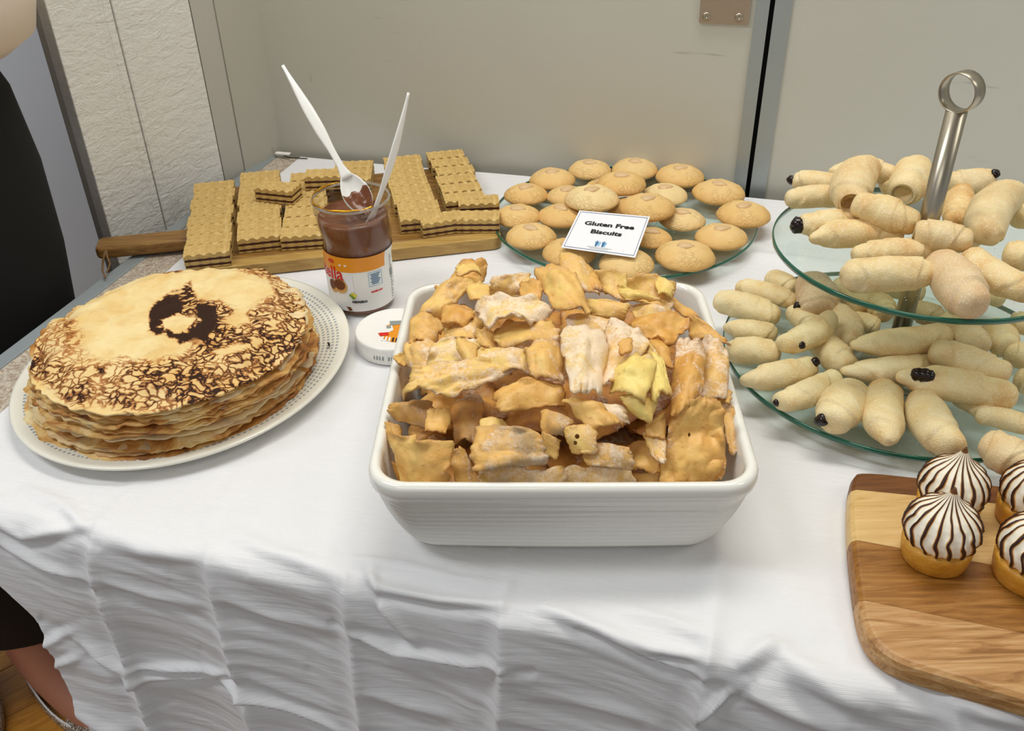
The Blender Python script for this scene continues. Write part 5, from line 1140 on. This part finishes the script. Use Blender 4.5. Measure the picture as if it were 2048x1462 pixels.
# ------------------------------------------------------------------ person beside the table
pr = tag(empty('person', (-.72, .95, 0)), 'person in beige blouse, long black skirt and silver shoes beside the table', 'person')
J = {'pelvis': (-.72, .97, .93), 'chest': (-.70, .98, 1.22), 'neck': (-.70, .98, 1.42), 'head0': (-.69, .97, 1.52), 'head1': (-.69, .96, 1.66),
     'hipL': (-.80, .93, .88), 'kneeL': (-.85, .90, .48), 'ankL': (-.86, .93, .09), 'heelL': (-.87, .955, .04), 'toeL': (-.80, .80, .025),
     'hipR': (-.67, .95, .88), 'kneeR': (-.735, .96, .48), 'calfR': (-.735, .962, .30), 'ankR': (-.738, .945, .105), 'heelR': (-.758, .962, .04), 'ballR': (-.648, .893, .030), 'toeR': (-.601, .862, .020),
     'shL': (-.85, .95, 1.36), 'elL': (-.90, .86, 1.12), 'wrL': (-.84, .68, 1.00), 'hdL': (-.80, .62, .99), 'shR': (-.58, 1.00, 1.35), 'elR': (-.60, 1.08, 1.14), 'wrR': (-.72, 1.12, 1.10), 'hdR': (-.79, 1.10, 1.11)}
Rd = dict(pelvis=.13, chest=.12, neck=.05, head0=.085, head1=.08, hipL=.085, kneeL=.055, ankL=.036, heelL=.032, toeL=.022, hipR=.085, kneeR=.058, calfR=.056, ankR=.043, heelR=.036, ballR=.035, toeR=.018, shL=.05, elL=.038, wrL=.026, hdL=.028, shR=.05, elR=.038, wrR=.026, hdR=.028)
E_ = [('pelvis', 'chest'), ('chest', 'neck'), ('neck', 'head0'), ('head0', 'head1'), ('pelvis', 'hipL'), ('hipL', 'kneeL'), ('kneeL', 'ankL'), ('ankL', 'heelL'), ('ankL', 'toeL'), ('pelvis', 'hipR'), ('hipR', 'kneeR'), ('kneeR', 'calfR'), ('calfR', 'ankR'), ('ankR', 'heelR'), ('ankR', 'ballR'), ('ballR', 'toeR'),
      ('chest', 'shL'), ('shL', 'elL'), ('elL', 'wrL'), ('wrL', 'hdL'), ('chest', 'shR'), ('shR', 'elR'), ('elR', 'wrR'), ('wrR', 'hdR')]
ks = list(J); me = bpy.data.meshes.new('body'); me.from_pydata([J[k_] for k_ in ks], [(ks.index(a), ks.index(b)) for a, b in E_], [])
bo = bpy.data.objects.new('body', me); scn.collection.objects.link(bo); md = bo.modifiers.new('skin', 'SKIN'); md.use_smooth_shade = True
for i, k_ in enumerate(ks): me.skin_vertices[0].data[i].radius = (Rd[k_], Rd[k_]); me.skin_vertices[0].data[i].use_root = (k_ == 'pelvis')
sbm = bo.modifiers.new('sub', 'SUBSURF'); sbm.levels = sbm.render_levels = 2
dg = bpy.context.evaluated_depsgraph_get(); dg.update(); bm_ = bpy.data.meshes.new_from_object(bo.evaluated_get(dg)); bpy.data.objects.remove(bo)
bm_.name = 'body'; bo = bpy.data.objects.new('body', bm_); bm_.materials.clear(); bm_.materials.append(M['skin']); scn.collection.objects.link(bo); bo.parent = pr; bo.location = -pr.location
bm_.polygons.foreach_set('use_smooth', [True]*len(bm_.polygons))
def ell(levels, n=56, wav=0.):
    V = []; th = np.arange(n)*2*math.pi/n
    for (x, y, rx, ry, z) in levels:
        w_ = 1+wav*np.sin(th*7+z*3); V += list(zip(x+rx*w_*np.cos(th), y+ry*w_*np.sin(th), z+0*th))
    return np.array(V), grid_faces(n, len(levels), True)
V, F = ell([(-.70, .975, .14, .11, 1.03), (-.705, .97, .175, .13, .96), (-.71, .965, .190, .14, .88), (-.714, .96, .193, .145, .78), (-.725, .95, .187, .15, .6), (-.745, .965, .155, .125, .38), (-.765, .99, .145, .10, .185), (-.765, .99, .141, .096, .182), (-.755, .97, .145, .11, .4), (-.70, .96, .17, .12, .8)])
pobj('skirt', V, F, M['skirt'], pr, True)
lv = []
for x, y, rx, ry, z in [(-.685, .975, .150, .12, 1.012), (-.685, .975, .185, .14, 1.005), (-.68, .975, .207, .15, 1.022), (-.678, .975, .217, .152, 1.06), (-.68, .98, .222, .15, 1.12), (-.69, .98, .205, .14, 1.25), (-.70, .98, .19, .12, 1.36), (-.70, .98, .11, .09, 1.42), (-.70, .98, .065, .065, 1.43)]: lv.append((x-.012, y, rx, ry, z))
V, F = ell(lv, 84, .012); pobj('blouse', V, F, M['blouse'], pr, True)
for s_, (a, b, c_) in (('L', ('shL', 'elL', 'wrL')), ('R', ('shR', 'elR', 'wrR'))):
    V, F = tube([J[a], np.array(J[a])*.5+np.array(J[b])*.5, J[b], np.array(J[b])*.4+np.array(J[c_])*.6], [.07, .06, .052, .045], 18); pobj('sleeve', V, F, M['blouse'], pr, True)
# hair, eyes, nose, mouth
hc = np.array([-.69, .965, 1.60]); fd = np.array([.55, -.83, 0]); sd = np.array([.83, .55, 0])
V, F = blobm(hc-fd*.025+[0, 0, .02], .112, 3); keep = [f for f in F if np.dot(np.mean(V[list(f)], 0)-hc, fd) < .045 or np.mean(V[list(f)], 0)[2] > 1.67]; pobj('hair', V, keep, m_plain('dark_hair', '2b1d14', .5), pr, True)
for q_ in (-1, 1):
    V, F = blobm(hc+fd*.083+sd*q_*.030+[0, 0, .01], .010, 1); pobj('eye', V, F, m_plain('eye', 'efe9e2', .2), pr, True)
V, F = blobm(hc+fd*.095+[0, 0, -.018], .013, 2); pobj('nose', V, F, M['skin'], pr, True)
V, F = tube([hc+fd*.086-sd*.02+[0, 0, -.045], hc+fd*.094+[0, 0, -.047], hc+fd*.086+sd*.02+[0, 0, -.045]], [.003, .006, .003], 8); pobj('mouth', V, F, m_plain('lips', 'a8564c', .4), pr, True)
# shoes: low cut, glitter, following the foot
def shoe(heel, toe, par):
    heel = np.array(heel); toe = np.array(toe); d = toe-heel; d[2] = 0; L = np.linalg.norm(d)+.055; d /= np.linalg.norm(d); s_ = np.array([-d[1], d[0], 0]); o0 = heel-d*.032; o0[2] = 0
    so = []; n = 40
    def half(t): return .034*math.sin(math.pi*min(1, .13+.82*t))**.6*(1+.12*math.sin(math.pi*t*1.3-.9)) if t < .85 else .034*math.sin(math.pi*min(1, .13+.82*t))**.75
    V = []; rows = ((0, 1.0, .0), (1, 1.05, .010), (2, 1.02, .022), (3, .96, .0))
    rg = [(i/n*2 if i <= n/2 else 2-i/n*2, 1 if i <= n/2 else -1) for i in range(n)]
    for (t, sg) in rg: V.append(o0+d*L*t+s_*sg*half(t)*.94)
    for (t, sg) in rg: V.append(o0+d*L*t+s_*sg*half(t)*1.04+[0, 0, .012])
    for (t, sg) in rg: V.append(o0+d*L*t*1.0+s_*sg*half(t)*.98+[0, 0, .030+.022*ss(1-t, .6, 1)-.002])
    for (t, sg) in rg: tt_ = t; V.append(o0+d*L*(t*.97+.012)+s_*sg*half(t)*.90+[0, 0, .030+.022*ss(1-t, .6, 1)-.002])
    F = grid_faces(n, 4, True)+[tuple(range(n))[::-1]]
    sh = pobj('shoe', np.array(V), F, M['glitter'], par, True)
    V = []; m2 = 14; k2 = 13      # vamp over the toes
    for i in range(m2):
        t = .60+.39*i/(m2-1); hw_ = half(t)*.99; 
        for j in range(k2): a = math.pi*j/(k2-1); V.append(o0+d*L*(t-.06*math.sin(a)*(i == 0)*0-.05*abs(math.cos(a))*(1-i/(m2-1)))+s_*hw_*math.cos(a)+[0, 0, .028+(.030*(1-.5*i/(m2-1)))*math.sin(a)])
    vp = pobj('vamp', np.array(V), grid_faces(k2, m2), M['glitter'], sh, True); vp.location = (0, 0, 0)
    pts = [o0+d*L*t_+s_*sg*half(t_)*.97+[0, 0, .031+.022*ss(1-t_, .6, 1)] for t_, sg in [(x_, 1) for x_ in np.linspace(.6, .03, 12)]+[(x_, -1) for x_ in np.linspace(.03, .6, 12)]]
    V, F = tube(pts, .0014, 6); tr_ = pobj('piping', V, F, M['white'], sh, True); tr_.location = (0, 0, 0)
shoe(J['heelR'], J['toeR'], pr); shoe(J['heelL'], J['toeL'], pr)
